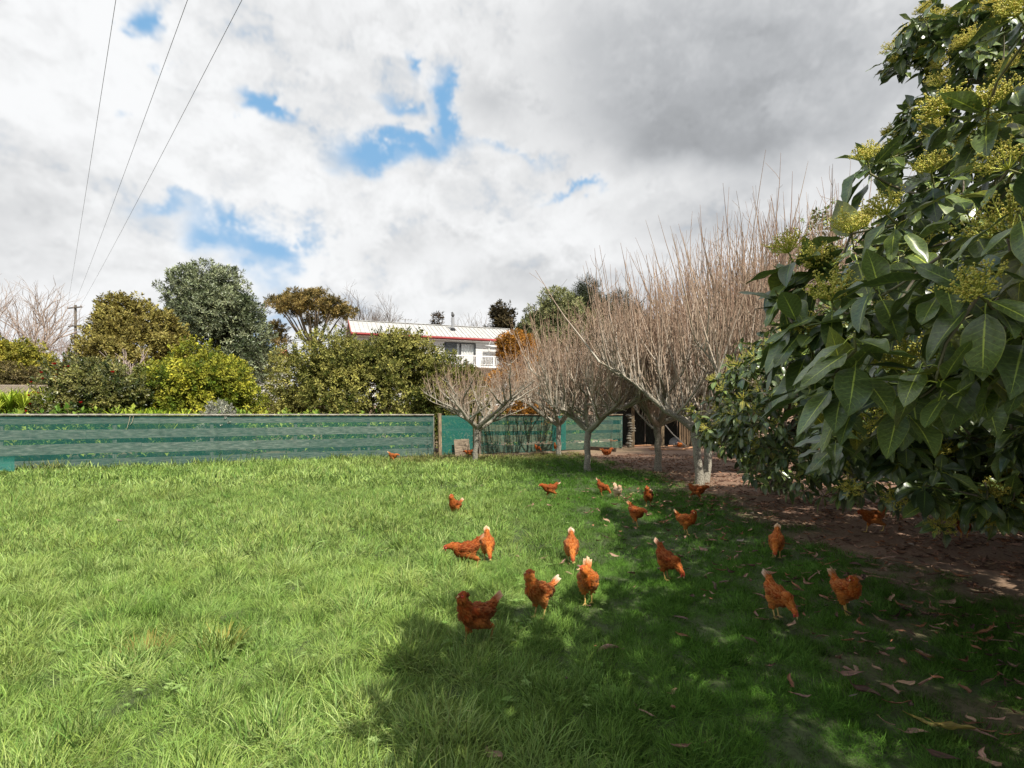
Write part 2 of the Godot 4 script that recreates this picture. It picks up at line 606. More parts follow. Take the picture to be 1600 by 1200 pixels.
func build_grass() -> void:
	rng.seed = 404
	var near := []
	for i in 4:
		near.append(tuft(60, 0.10, 0.045, 0.115, 0.0034, 1.2, 1.7, 0.12))
	var mid := []
	for i in 3:
		mid.append(tuft(44, 0.14, 0.045, 0.115, 0.0056, 1.15, 1.6, 0.12))
	var far := []
	for i in 3:
		far.append(tuft(40, 0.24, 0.05, 0.115, 0.0115, 1.0, 1.4, 0.12))
	var root := Node3D.new()
	root.name = "grass"
	add_child(root)
	tag(root, "lush green lawn grass, sunlit on the left and shaded on the right", "grass", "", "stuff")
	var xf := []
	var tint := []
	for i in 10:
		var e: Array[Transform3D] = []
		xf.append(e)
		tint.append(PackedColorArray())
	# [nearest, farthest, tufts per square metre, first mesh, meshes, margin]
	for zone in [[0.9, 3.2, 520.0, 0, 4], [3.2, 6.0, 400.0, 0, 4], [6.0, 11.5, 190.0, 4, 3], [11.5, 25.0, 60.0, 7, 3]]:
		var d0: float = zone[0]
		var d1: float = zone[1]
		var half := 0.95 * d1 + 1.2
		var count := int((d1 - d0) * half * 2.0 * float(zone[2]))
		for i in count:
			var d := rr(d0, d1)
			var x := rr(-half, half)
			if absf(x) > 0.95 * d + 1.2:
				continue
			var f := fence_dist(x, d)
			if f < 0.02:
				continue
			var k := dirt(x, d)
			var broad0 := noise_c.get_noise_2d(x * 5.0, d * 5.0)
			var patchy := noise_b.get_noise_2d(x * 2.2, d * 2.2)
			if k + patchy * 0.35 > rr(0.25, 0.62):
				continue
			var clump := noise_b.get_noise_2d(x * 1.1 + 50.0 + broad0 * 1.5, d * 1.1 + broad0 * 1.1) * 0.6 + noise_b.get_noise_2d(x * 3.1 + 20.0, d * 3.1) * 0.6      # lumps of 40 cm or so
			var broad := noise_c.get_noise_2d(x * 2.0, d * 2.0)
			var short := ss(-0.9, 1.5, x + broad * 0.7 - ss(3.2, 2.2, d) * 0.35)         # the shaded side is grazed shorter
			var s := rr(0.7, 1.25) * (1.0 + 0.16 * clump + 0.22 * broad + 0.2 * noise_b.get_noise_2d(x * 4.0, d * 4.0)) * (1.0 - 0.42 * short) * (1.0 - 0.4 * k)
			if f < 0.5 and x < -3.0:
				s *= 1.0 + rr(0.1, 1.3) * ss(-0.1, 0.35, noise_b.get_noise_2d(x * 0.9 + 7.0, 3.0))
			var bn := bunch(x, d)
			var edge := clampf(bn.x / 0.26, 0.0, 1.0)
			s *= lerpf(1.25, 0.62, edge * edge) * lerpf(0.8, 1.25, bn.z)
			var turn := Basis(Vector3.UP, rr(0, TAU))
			var la := bn.y + rr(-0.5, 0.5)      # the blades fall outwards from the heart of the bunch
			var tilt := rr(0.1, 0.4) + 0.55 * edge
			var away := Vector3(cos(la), 0, -sin(la))
			var b := Basis(Vector3.UP.cross(away).normalized(), tilt) * turn
			b = b.scaled(Vector3(s * 1.05, s, s * 1.05))
			var m: int = zone[3] + rng.randi() % int(zone[4])
			var tall := rr(0, 1) < (0.03 + 0.10 * ss(0.1, 0.5, clump)) * (1.0 - 0.7 * short)      # taller, darker bunches stand about in the lawn
			if tall: b = b.scaled(Vector3(1.15, rr(1.15, 1.75), 1.15))
			xf[m].append(Transform3D(b, Vector3(x, ground_height(x, d), -d)))
			var c := lin(0.33, 0.47, 0.12).lerp(lin(0.36, 0.47, 0.13), bn.z * bn.z)
			c = c.lerp(lin(0.50, 0.65, 0.26), clampf(0.42 + clump * 0.6 + rr(-0.5, 0.5), 0, 1))     # bleached tips
			c = c.lerp(lin(0.18, 0.36, 0.07), clampf(0.20 + 0.25 * (0.5 - bn.z) - broad * 0.3 + rr(-0.35, 0.35), 0, 1))
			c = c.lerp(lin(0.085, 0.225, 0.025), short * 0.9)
			c = c.lerp(lin(0.15, 0.14, 0.065), k * 0.6)
			c = c.lerp(lin(0.33, 0.27, 0.12) * rr(0.6, 1.1), ss(5.5, 2.0, f + patchy * 1.5) * ss(-6.0, -2.0, x) * 0.75)      # worn, strawy turf by the fence
			if f < 0.45: c = c.lerp(lin(0.10, 0.17, 0.04) if noise_b.get_noise_2d(x * 1.1, 70.0) > 0.0 else lin(0.30, 0.25, 0.11), 0.6)
			if tall: c = c.lerp(lin(0.11, 0.24, 0.045), rr(0.3, 0.9))
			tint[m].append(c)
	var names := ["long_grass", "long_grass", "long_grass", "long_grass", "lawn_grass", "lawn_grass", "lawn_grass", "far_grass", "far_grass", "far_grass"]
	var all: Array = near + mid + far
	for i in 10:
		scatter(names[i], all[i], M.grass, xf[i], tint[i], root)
	# broad leaved weeds low in the turf
	var rosette := Geo.new()
	for i in 9:
		var a := i * 2.4
		leaf_into(rosette, Vector3(0, 0.03, 0), Vector3(cos(a), rr(0.25, 0.9), sin(a)).normalized(), Vector3.UP, rr(0.035, 0.06), rr(0.022, 0.034), Color(1, 1, 1) * rr(0.7, 1.0), 0.2)
	var wx: Array[Transform3D] = []
	var wt := PackedColorArray()
	for i in 3000:
		var d := 1.6 + 12.0 * pow(rr(0, 1), 1.2)
		var x := rr(-0.95, 0.95) * d
		if noise_b.get_noise_2d(x * 0.8 + 31.0, d * 0.8) < 0.08 or dirt(x, d) > 0.3 or x > 0.8 or fence_dist(x, d) < 0.1: continue
		wx.append(Transform3D(Basis(Vector3.UP, rr(0, TAU)).scaled(Vector3.ONE * rr(0.45, 0.8)), Vector3(x, ground_height(x, d) + rr(0.0, 0.03), -d)))
		wt.append(lin(0.20, 0.36, 0.08).lerp(lin(0.34, 0.46, 0.16), rr(0, 1)))
	scatter("clover", rosette.mesh(), M.grass, wx, wt, root)
	# the tussocks that stand out of the lawn
	for a in [[236, 972, 0.85, "darker green grass tussock highest up the left part of the lawn", 0], [228, 1032, 0.8, "straw coloured grass tussock standing in the left lawn", 1], [348, 1022, 0.85, "olive tussock with yellow blades right of the straw coloured one", 2], [438, 838, 0.6, "small dark grass tussock in the middle of the sunlit lawn", 0], [385, 832, 0.5, "lower dark grass tussock left of the small dark one", 0]]:
		var p := on_ground(a[0], a[1])
		var o := thing("grass_tussock", a[3], "grass tussock", p, 0.0, "grass tussocks in the lawn")
		var g := Geo.new()
		for i in 190:
			var r := 0.10 * sqrt(rr(0, 1))
			var an := rr(0, TAU)
			var k := rr(0.7, 1.25)
			var col: Color = [lin(0.09, 0.165, 0.03), lin(0.26, 0.215, 0.07), lin(0.19, 0.22, 0.05)][a[4]] * k
			if a[4] == 2 and rr(0, 1) < 0.25:
				col = lin(0.42, 0.34, 0.10)
			blade(g, Vector3(cos(an) * r, -0.01, sin(an) * r), an + rr(-0.7, 0.7), rr(0.05, 0.7), rr(0.3, 1.0), rr(0.12, 0.26) * float(a[2]), 0.006, col, 4)
		part("blades", g.mesh(), M.grass, o, "stuff")


# ------------------------------------------------------------------ fence, shed, yard things
func fence_basis() -> Basis:
	var u := Vector3(11.1, 0, -6.7).normalized()
	return Basis(u, Vector3.UP, u.cross(Vector3.UP))


func net_sheet(t0: float, t1: float, y0: float, y1: float, off: float, bag: float) -> ArrayMesh:
	# shade cloth, pulled tight at the boards and bagging a little between them
	var g := Geo.new()
	var b := fence_basis()
	var nx := int((t1 - t0) * 13.0 * 4.0) + 2
	var ny := 12
	for j in ny + 1:
		for i in nx + 1:
			var t := lerpf(t0, t1, float(i) / nx)
			var y := lerpf(y0, y1, float(j) / ny)
			var wob := noise_b.get_noise_2d(t * 9.0, y * 1.7) * bag + noise_b.get_noise_2d(t * 40.0, y * 5.0) * bag * 0.4
			var low := noise_b.get_noise_2d(t * 14.0, 5.0) * 0.05 * (1.0 if j == 0 else 0.0)
			var p := fence_at(t, y + low) + b.z * (off + absf(wob))
			var e := noise_b.get_noise_2d(t * 9.0 + 0.3, y * 1.7) * bag - noise_b.get_noise_2d(t * 9.0, y * 1.7) * bag
			g.add(p, (b.z - b.x * e * 5.0).normalized(), Color.WHITE, Vector2(t * 13.0, y))
	for j in ny:
		for i in nx:
			var a := j * (nx + 1) + i
			g.quad(a, a + 1, a + nx + 2, a + nx + 1)
	return g.mesh()


func build_fence() -> void:
	rng.seed = 88
	var b := fence_basis()
	var net := StandardMaterial3D.new()
	net.albedo_color = Color(0.010, 0.11, 0.09, 0.62).linear_to_srgb()
	net.albedo_color.a = 0.47
	net.transparency = BaseMaterial3D.TRANSPARENCY_ALPHA
	net.roughness = 0.85
	net.albedo_texture = noise_tex(23, 0.02, 4, [lin(0.8, 0.85, 0.9), lin(1, 1, 1), lin(1, 0.98, 0.95)], [0.1, 0.5, 0.9], 256)
	net.uv1_scale = Vector3(0.3, 0.5, 1)
	var net2: StandardMaterial3D = net.duplicate()
	net2.albedo_color = Color(0.006, 0.12, 0.095).linear_to_srgb()
	net2.albedo_color.a = 0.72
	var old := lin(0.50, 0.47, 0.41)
	var rows := [[1.34, 1.575], [0.90, 1.165], [0.47, 0.755], [0.04, 0.32]]
	var sections := [[-2.55, -0.03, "long board fence left of the twin posts, under green shade cloth", "fence behind the lawn"], [0.13, 0.715, "shorter board fence behind the bare trees, right of the twin posts, under green shade cloth", "fence behind the lawn"]]
	for s in sections.size():
		var t0: float = sections[s][0]
		var t1: float = sections[s][1]
		var root := thing("board_fence", sections[s][2], "fence", fence_at((t0 + t1) / 2))
		var inv := -fence_at((t0 + t1) / 2)
		for row in rows:
			var t := t0
			var first := true
			while t < t1 - 0.02:
				var len := 0.37 * (rr(0.35, 0.9) if first else 1.0)
				first = false
				var e := minf(t + len, t1)
				if t1 - e < 0.08: e = t1
				var g := Geo.new()
				var m := fence_at((t + e) / 2, (float(row[0]) + float(row[1])) / 2 + rr(-0.015, 0.015)) + inv
				var k := rr(0.62, 1.2)
				var col := old * k
				if s == 1: col = lin(0.50, 0.41, 0.22) * k
				g.box(m - b.z * 0.012, Vector3((e - t) * 12.966 - 0.006, float(row[1]) - float(row[0]), 0.024), b * Basis(Vector3.BACK, rr(-0.004, 0.004)), col)
				part("board", g.mesh(), M.wood, root)
				t = e
		var t := t0
		while t <= t1 + 0.01:
			var g := Geo.new()
			g.box(fence_at(t, 0.73) + inv - b.z * 0.09, Vector3(0.10, 1.62, 0.10), b, old * 0.8)
			part("post", g.mesh(), M.wood, root)
			t += (t1 - t0) / (13.0 if s == 0 else 4.0)
		# capping rail
		var caps := 6 if s == 0 else 2
		for i in caps:
			var a := lerpf(t0, t1, float(i) / caps)
			var e := lerpf(t0, t1, float(i + 1) / caps)
			var g := Geo.new()
			g.box(fence_at((a + e) / 2, 1.602 + rr(-0.006, 0.006)) + inv + b.z * 0.01, Vector3((e - a) * 12.966 - 0.01, 0.045, 0.13), b * Basis(Vector3.BACK, rr(-0.002, 0.002)), lin(0.52, 0.49, 0.45) if s == 0 else lin(0.36, 0.29, 0.20), 0.006)
			part("capping_rail", g.mesh(), M.wood, root)
		var holder := part("shade_net", net_sheet(t0, t1, 0.02, 1.56, 0.014, 0.035), net, root)
		holder.position = inv
		# cord and staples that hold the cloth
		if s == 0:
			var g := Geo.new()
			for q in [0.0, 0.018]:
				var tt: float = -0.778 + q * 0.35
				g.tube(PackedVector3Array([fence_at(tt + 0.002, 1.56) + inv + b.z * 0.05, fence_at(tt, 1.4) + inv + b.z * 0.055, fence_at(tt - 0.004, 1.2 + q * 6.0) + inv + b.z * 0.05]), PackedFloat32Array([0.006, 0.006, 0.005]), 4, lin(0.5, 0.44, 0.3), lin(0.5, 0.44, 0.3))
			part("tie_cord", g.mesh(), M.twig, root)
		else:
			var over := part("net_patch", net_sheet(0.40, 0.457, 0.04, 1.55, 0.045, 0.012), net2, root)
			over.position = inv
	# fold of spare cloth at the left end
	var fold := Geo.new()
	var c0 := at(-8, 722, 14.2)
	for j in 7:
		for i in 9:
			var u := i / 8.0
			var w := j / 6.0
			var p := c0 + b.x * (u * 0.75 - 0.35) + Vector3.UP * (w * 0.30 - 0.16 - 0.10 * u * (1.0 - w)) + b.z * (0.08 + 0.16 * sin(w * PI) * (1.0 - u * 0.6) + 0.03 * sin(u * 9.0 + w * 4.0))
			fold.add(p - c0, (b.z + Vector3.UP * (0.7 - w) * 1.1 + b.x * 0.3 * cos(u * 9.0)).normalized(), Color.WHITE, Vector2(u, w))
	for j in 6:
		for i in 8:
			var a := j * 9 + i
			fold.quad(a, a + 1, a + 10, a + 9)
	var fo := part("folded_net", fold.mesh(), net2, self)
	fo.position = c0
	tag(fo, "bright teal fold of shade cloth hanging at the far left end of the fence", "shade cloth")
	# twin posts and the board that leans on them
	var i := 0
	for q in [[-0.012, 0.125, 1.66, "taller weathered gate post, left one of the pair beside the leaning board"], [0.105, 0.11, 1.60, "weathered gate post with a dark knot, right one of the pair behind the small tree"]]:
		var g := Geo.new()
		g.box(Vector3(0, float(q[2]) / 2 - 0.06, 0), Vector3(q[1], float(q[2]) + 0.1, 0.11), b * Basis(Vector3.BACK, 0.012 - 0.02 * i), lin(0.40, 0.31, 0.20) * (1.0 - 0.15 * i), 0.008)
		var o := part(numbered("gate_post"), g.mesh(), M.wood, self)
		o.position = fence_at(q[0]) + b.z * 0.07
		tag(o, q[3], "post", "twin posts in the fence")
		i += 1
	var gate := thing("net_gate", "narrow teal netted gap between the twin posts", "gate", fence_at(0.046))
	var gg := Geo.new()
	for y in [0.45, 1.0, 1.5]:
		gg = Geo.new()
		gg.box(Vector3(0, y, 0) - b.z * 0.02, Vector3(1.3, 0.09, 0.03), b, old * 0.7)
		part("rail", gg.mesh(), M.wood, gate)
	var gn := part("net", net_sheet(-0.005, 0.10, 0.03, 1.57, 0.02, 0.015), net2, gate)
	gn.position = -fence_at(0.046)
	var lean := Geo.new()
	lean.box(Vector3(0, 0.31, 0), Vector3(0.66, 0.66, 0.022), b * Basis(Vector3.RIGHT, -0.16) * Basis(Vector3.BACK, 0.03), lin(0.36, 0.29, 0.21), 0.005)
	var lo := part("leaning_board", lean.mesh(), M.wood, self)
	lo.position = fence_at(0.055) + b.z * 0.26
	tag(lo, "square of old plywood leaning against the twin fence posts", "board")


func build_yard() -> void:
	rng.seed = 501
	# timber edging and the pale log by the back fence
	var g := Geo.new()
	var p0 := on_ground(880, 701)
	var p1 := on_ground(962, 706)
	var u := (p1 - p0).normalized()
	g.box(Vector3.ZERO, Vector3((p1 - p0).length(), 0.20, 0.09), Basis(u, Vector3.UP, u.cross(Vector3.UP)), lin(0.10, 0.065, 0.04), 0.012)
	var o := part("timber_edging", g.mesh(), M.wood, self)
	o.position = (p0 + p1) / 2 + Vector3.UP * 0.08
	tag(o, "dark timber sleeper lying on the ground before the back fence", "timber")
	g = Geo.new()
	g.tube(PackedVector3Array([Vector3(-0.8, 0.14, 0.05), Vector3(-0.3, 0.17, 0), Vector3(0.35, 0.16, 0.0), Vector3(0.85, 0.12, -0.06)]), PackedFloat32Array([0.10, 0.17, 0.16, 0.09]), 9, lin(0.50, 0.42, 0.30), lin(0.44, 0.36, 0.26))
	o = part("pale_sack", g.mesh(), M.twig, self)
	o.position = on_ground(925, 698) + Vector3(0, -0.02, 0)
	tag(o, "long pale sack lying behind the dark timber sleeper", "sack")
	# open lean-to shed at the right end of the fence
	var shed := thing("lean_to_shed", "dark open lean-to shed behind the bare trees at the right end of the fence", "shed", at(1075, 690, 28.5) * Vector3(1, 0, 1))
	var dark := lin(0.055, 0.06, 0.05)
	for k in 9:
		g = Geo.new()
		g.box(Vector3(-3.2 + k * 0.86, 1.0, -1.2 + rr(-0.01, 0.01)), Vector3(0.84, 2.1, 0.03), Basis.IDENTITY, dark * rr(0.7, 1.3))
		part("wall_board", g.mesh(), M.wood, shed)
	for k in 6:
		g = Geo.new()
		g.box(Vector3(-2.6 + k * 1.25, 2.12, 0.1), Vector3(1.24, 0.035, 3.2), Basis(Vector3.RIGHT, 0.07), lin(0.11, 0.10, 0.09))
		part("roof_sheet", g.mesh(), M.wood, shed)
	for x in [-3.1, -1.65, 0.65, 2.2, 3.9]:
		g = Geo.new()
		g.box(Vector3(x, 1.0, 1.3), Vector3(0.14, 2.1, 0.14), Basis(Vector3.UP, rr(-0.3, 0.3)), lin(0.34, 0.25, 0.15) * rr(0.8, 1.1), 0.01)
		part("post", g.mesh(), M.wood, shed)
	# slatted screen in the shed
	for k in 9:
		g = Geo.new()
		g.box(Vector3(-0.75 + k * 0.115, 0.93, 1.15 + rr(-0.02, 0.02)), Vector3(0.085, 1.75 + rr(-0.15, 0.1), 0.03), Basis(Vector3.BACK, rr(-0.03, 0.03)), lin(0.23, 0.15, 0.08) * rr(0.7, 1.15))
		part("slat", g.mesh(), M.wood, shed)
	# stack of stones beside the first post
	for k in 13:
		g = Geo.new()
		g.ball(Vector3.ZERO, Vector3(rr(0.15, 0.24), rr(0.07, 0.10), rr(0.14, 0.2)), lin(0.28, 0.26, 0.22) * rr(0.7, 1.2), 4, 7)
		o = part(numbered("stacked_stone"), g.mesh(), M.bark, self)
		o.position = at(985, 690, 27.4) * Vector3(1, 0, 1) + Vector3(rr(-0.08, 0.08), 0.06 + k * 0.125, 0.1)
		o.rotation.y = rr(0, TAU)
		tag(o, "grey stone, number %s from the bottom of the stack by the fence end post" % ["one", "two", "three", "four", "five", "six", "seven", "eight", "nine", "ten", "eleven", "twelve", "thirteen"][k], "stone", "stones stacked at the end of the fence")
	g = Geo.new()
	g.ball(Vector3(0, 0.16, 0), Vector3(0.36, 0.30, 0.34), lin(0.36, 0.37, 0.38), 7, 12)
	o = part("upturned_tub", g.mesh(), mat(0.36, 0.37, 0.38, 0.5), self)
	o.position = on_ground(1056, 697)
	tag(o, "round pale grey tub lying upturned before the shed", "tub")
	for k in 5:
		g = Geo.new()
		var l := rr(0.9, 1.7)
		g.tube(PackedVector3Array([Vector3(-l / 2, 0, 0), Vector3(0, 0.02, 0.03), Vector3(l / 2, 0, 0)]), PackedFloat32Array([0.035, 0.04, 0.03]), 6, lin(0.42, 0.20, 0.10), lin(0.38, 0.24, 0.14))
		o = part(numbered("loose_stake"), g.mesh(), M.twig, self)
		o.position = on_ground(1010 + k * 17, 698 + (k % 3) * 3) + Vector3(0, 0.05, 0)
		o.rotation = Vector3(0, rr(-0.5, 0.5), rr(-0.05, 0.12))
		tag(o, "%s of the reddish stakes lying on the bare earth before the shed" % ["leftmost", "second from the left", "middle one", "second from the right", "rightmost"][k], "stake", "stakes strewn before the shed")
	g = Geo.new()
	var pa := at(1032, 655, 24.5)
	var pb := at(1072, 697, 22.5)
	g.tube(PackedVector3Array([Vector3.ZERO, (pb - pa) * 0.5 + Vector3(0, -0.08, 0), pb - pa]), PackedFloat32Array([0.02, 0.024, 0.024]), 5, lin(0.5, 0.44, 0.36), lin(0.45, 0.38, 0.3))
	o = part("propped_cane", g.mesh(), M.twig, self)
	o.position = pa
	tag(o, "pale cane propped at a slant between the bare tree and the tub", "cane")
	# pale kerb of the garden behind the left end of the fence
	g = Geo.new()
	g.box(Vector3.ZERO, Vector3(9.0, 3.2, 0.25), Basis(Vector3.UP, 0.1), lin(0.42, 0.36, 0.30), 0.02)
	o = part("garden_wall", g.mesh(), M.bark, self)
	o.position = at(-115, 648, 22.5) * Vector3(1, 0, 1) + Vector3(0, 1.22, 0)
	tag(o, "low pale concrete wall behind the leafy bed at the far left", "wall")


# ------------------------------------------------------------------ bare trees
func wander(p: Vector3, dir: Vector3, length: float, segs: int, jitter: float, lift: float) -> PackedVector3Array:
	var pts := PackedVector3Array([p])
	var d := dir.normalized()
	for i in segs:
		d = (d + Vector3(rr(-1, 1), rr(-1, 1), rr(-1, 1)) * jitter + Vector3.UP * lift).normalized()
		p += d * length / segs
		pts.append(p)
	return pts


func tapered(n: int, r0: float, r1: float) -> PackedFloat32Array:
	var r := PackedFloat32Array()
	for i in n:
		r.append(lerpf(r0, r1, float(i) / (n - 1)))
	return r


func along(pts: PackedVector3Array, t: float) -> Vector3:
	var f := clampf(t, 0, 0.9999) * (pts.size() - 1)
	return pts[int(f)].lerp(pts[int(f) + 1], f - int(f))


# a pruned orchard tree: short trunk, a vase of crooked limbs, and a broom of long upright shoots
func fruit_tree(label: String, base: Vector3, fork: float, spread: float, top: float, limbs: int, shoots: int, lean := Vector3.ZERO, second := false) -> void:
	var o := thing("bare_fruit_tree", label, "tree", base, 0.0, "bare fruit trees along the yard")
	var grey := lin(0.48, 0.46, 0.40)
	var pale := lin(0.47, 0.43, 0.36)
	var trunks := [[Vector3.ZERO, lean]]
	if second:
		trunks.append([Vector3(0.20, 0, -0.22), Vector3(0.25, 0, -0.3)])
	var hosts := []
	for tk in trunks:
		var g := Geo.new()
		var p: Vector3 = tk[0]
		var pts := PackedVector3Array([p + Vector3(0, -0.08, 0), p + Vector3(0, 0.05, 0)])
		var l: Vector3 = tk[1]
		for i in 6:
			pts.append(p + Vector3(0, fork * (i + 1) / 6.0, 0) + l * (i + 1) / 6.0 + Vector3(rr(-0.025, 0.025), 0, rr(-0.025, 0.025)))
		var r := fork * 0.062 + 0.01
		g.tube(pts, PackedFloat32Array([r * 1.5, r * 1.25, r * 1.05, r, r * 0.97, r * 0.98, r * 1.05, r * 0.95]), 10, grey * 0.8, grey * 0.9)
		part("trunk", g.mesh(), M.bark, o)
		var crotch: Vector3 = pts[pts.size() - 1]
		for k in limbs / trunks.size():
			var a := TAU * (k + rr(-0.25, 0.25)) / (limbs / trunks.size()) + float(base.x)
			var out := Vector3(cos(a), 0, sin(a))
			var el := rr(0.32, 0.78) + maxf(top - 5.0, 0.0) * 0.13
			var start := crotch - Vector3(0, rr(0.0, 0.16), 0)
			var limb := wander(start, out * cos(el) + Vector3.UP * sin(el), spread * rr(0.65, 0.98) / cos(el * 0.6), 8, 0.24, 0.05)
			g = Geo.new()
			var lr := tapered(9, r * 0.9, 0.02)
			for q in 9: lr[q] *= rr(0.85, 1.3)      # knuckles of old pruning
			g.tube(limb, lr, 8, grey, pale)
			part("limb", g.mesh(), M.bark, o)
			hosts.append([limb, 1.0])
			for q in 6:
				var t := rr(0.2, 0.95)
				var side := (out.rotated(Vector3.UP, rr(-1.5, 1.5)) + Vector3.UP * rr(0.2, 0.9)).normalized()
				var sub := wander(along(limb, t), side, spread * rr(0.4, 0.75), 6, 0.22, 0.06)
				g = Geo.new()
				g.tube(sub, tapered(7, 0.036, 0.011), 5, grey, pale)
				part("branch", g.mesh(), M.bark, o)
				hosts.append([sub, 0.7])
	var tw := Geo.new()
	var red := lin(0.22, 0.12, 0.075)
	var tan := lin(0.40, 0.30, 0.21)
	for i in shoots:
		var h: Array = hosts[rng.randi() % hosts.size()]
		var pts: PackedVector3Array = h[0]
		var p := along(pts, 1.0 - pow(rr(0, 1), 1.15) * 0.85)
		if Vector2(p.x, p.z).length() > spread * 1.5: continue
		var room := top - p.y - Vector2(p.x, p.z).length() * 0.22
		if room < 0.3: continue
		var out := Vector3(p.x, 0, p.z) * (0.28 / spread)
		var len := room * (rr(0.5, 1.08) if rr(0, 1) < 0.6 else rr(0.15, 0.6))
		len = minf(len, rr(1.3, 1.3 + top * 0.45))
		var d := (Vector3.UP + out + Vector3(rr(-0.3, 0.3), 0, rr(-0.3, 0.3))).normalized()
		var shoot := wander(p, (d + out.rotated(Vector3.UP, rr(-1, 1)) * 0.7 + Vector3(rr(-1, 1), 0, rr(-1, 1)) * 0.3).normalized(), len, 6, 0.105, 0.11)
		var r0 := 0.008 + 0.0055 * len * rr(0.4, 1.4)
		var tip := red.lerp(tan, rr(0, 1) * rr(0, 1))
		tw.tube(shoot, tapered(7, r0, 0.0035), 3, pale.lerp(tan, rr(0.0, 0.9)), tip)
		for q in int(rr(1.5, 6.0)):
			var s := along(shoot, rr(0.12, 0.9))
			var sd := (Vector3(rr(-1, 1), rr(0.1, 1.2), rr(-1, 1))).normalized()
			var sp := wander(s, sd, rr(0.08, 0.6), 3, 0.25, 0.2)
			tw.tube(sp, tapered(4, 0.0052, 0.0028), 3, tan, tip)
	for h in hosts:     # short spurs
		var pts: PackedVector3Array = h[0]
		for q in 10:
			var sp := wander(along(pts, rr(0.1, 1)), Vector3(rr(-1, 1), rr(-0.2, 1.2), rr(-1, 1)), rr(0.1, 0.45), 3, 0.25, 0.08)
			tw.tube(sp, tapered(4, 0.007, 0.003), 3, grey, tan)
	part("shoots", tw.mesh(), M.twig, o, "stuff")


func build_fruit_trees() -> void:
	rng.seed = 2024
	fruit_tree("smallest bare fruit tree, standing alone before the twin fence posts", on_ground(741, 724), 1.22, 2.0, 3.5, 6, 240, Vector3(0.12, 0, 0))
	fruit_tree("bare fruit tree with a thick pale trunk forking low in the middle of the row", on_ground(918, 738), 1.25, 2.15, 4.7, 8, 700)
	fruit_tree("bare fruit tree with a slim trunk behind the pale forked one, near the fence", on_ground(873, 714), 1.3, 2.1, 4.9, 7, 480)
	fruit_tree("bare fruit tree with a dark straight trunk before the shed", on_ground(1028, 736), 1.35, 2.5, 5.3, 7, 740)
	fruit_tree("tall bare fruit tree with two trunks, nearest to the avocado tree", on_ground(1093, 757), 1.3, 2.2, 5.6, 8, 1000, Vector3(-0.1, 0, 0), true)
	fruit_tree("tallest bare fruit tree, half hidden behind the avocado leaves", on_ground(1168, 738), 1.4, 2.6, 7.7, 8, 1150)
	fruit_tree("bare fruit tree at the right end of the row, rising over the avocado leaves", at(1262, 700, 15.2) * Vector3(1, 0, 1), 1.5, 2.4, 8.1, 8, 1150)
	fruit_tree("bare fruit tree farthest back, by the right side of the shed", at(1150, 700, 20.5) * Vector3(1, 0, 1), 1.4, 2.4, 7.9, 8, 850)


# winter tree of ever finer forks, for the ones far off
func bare_tree(label: String, base: Vector3, height: float, width: float, col: Color, depth := 6) -> void:
	var o := thing("bare_tree", label, "tree", base, 0.0, "leafless trees beyond the garden")
	var g := Geo.new()
	var tr := wander(Vector3(0, -0.3, 0), Vector3.UP, height * 0.34, 4, 0.06, 0.05)
	g.tube(tr, tapered(5, height * 0.026, height * 0.017), 7, col * 0.8, col)
	part("trunk", g.mesh(), M.twig, o)
	g = Geo.new()
	var todo := []
	for k in 5:
		todo.append([tr[4 - (k % 2)], Vector3(rr(-1, 1) * width / height * 1.5, rr(0.7, 1.1), rr(-1, 1) * width / height * 1.5), height * 0.21, height * 0.013, 0])
	while todo.size():
		var w: Array = todo.pop_back()
		var pts := wander(w[0], w[1], w[2], 4, 0.13, 0.03)
		var r: float = w[3]
		g.tube(pts, tapered(5, r, r * 0.6), 4 if r > 0.03 else 3, col, col)
		var lv: int = w[4]
		if lv < depth - 1:
			var dir := (pts[4] - pts[3]).normalized()
			for q in (3 if lv < 3 else 2):
				var nd := (dir + Vector3(rr(-1, 1), rr(-0.45, 0.75), rr(-1, 1)) * 0.75).normalized()
				todo.append([pts[4] if q < 2 else pts[2], nd, float(w[2]) * rr(0.62, 0.85), maxf(r * 0.58, 0.006), lv + 1])
	part("branches", g.mesh(), M.twig, o, "stuff")


# ------------------------------------------------------------------ leafy plants
func leaf_into(g: Geo, p: Vector3, dir: Vector3, up: Vector3, l: float, w: float, col: Color, bend := 0.25) -> void:
	# small folded leaf of four triangles
	var side := dir.cross(up).normalized()
	var nn := side.cross(dir).normalized()
	var mid := p + dir * l * 0.5
	var a := g.add(p, nn, col)
	var b := g.add(mid + side * w * 0.5 + nn * w * 0.16, (nn - side * 0.35).normalized(), col)
	var c := g.add(mid - side * w * 0.5 + nn * w * 0.16, (nn + side * 0.35).normalized(), col)
	var e := g.add(p + dir * l - nn * l * bend, nn, col)
	var m := g.add(mid, nn, col)
	g.tri(a, b, m); g.tri(b, e, m); g.tri(a, m, c); g.tri(m, e, c)


func sprig(count: int, l: float, w: float, stem: float, open: float) -> ArrayMesh:
	var g := Geo.new()
	for i in count:
		var t := (i + 0.5) / count
		var az := i * 2.4 + rr(-0.4, 0.4)
		var out := Vector3(cos(az), 0, sin(az))
		var el := lerpf(open, 0.35, t) + rr(-0.25, 0.25)
		var dir := (out * sin(el) + Vector3.UP * cos(el)).normalized()
		var k := rr(0.55, 1.0)
		leaf_into(g, Vector3.UP * stem * t + out * 0.01, dir, (Vector3.UP + out * 0.2 + Vector3(rr(-0.5, 0.5), 0, rr(-0.5, 0.5))).normalized(), l * rr(0.7, 1.15), w * rr(0.8, 1.15), Color(k * rr(0.93, 1.07), k, k * rr(0.85, 1.1)), rr(0.05, 0.35))
	return g.mesh()


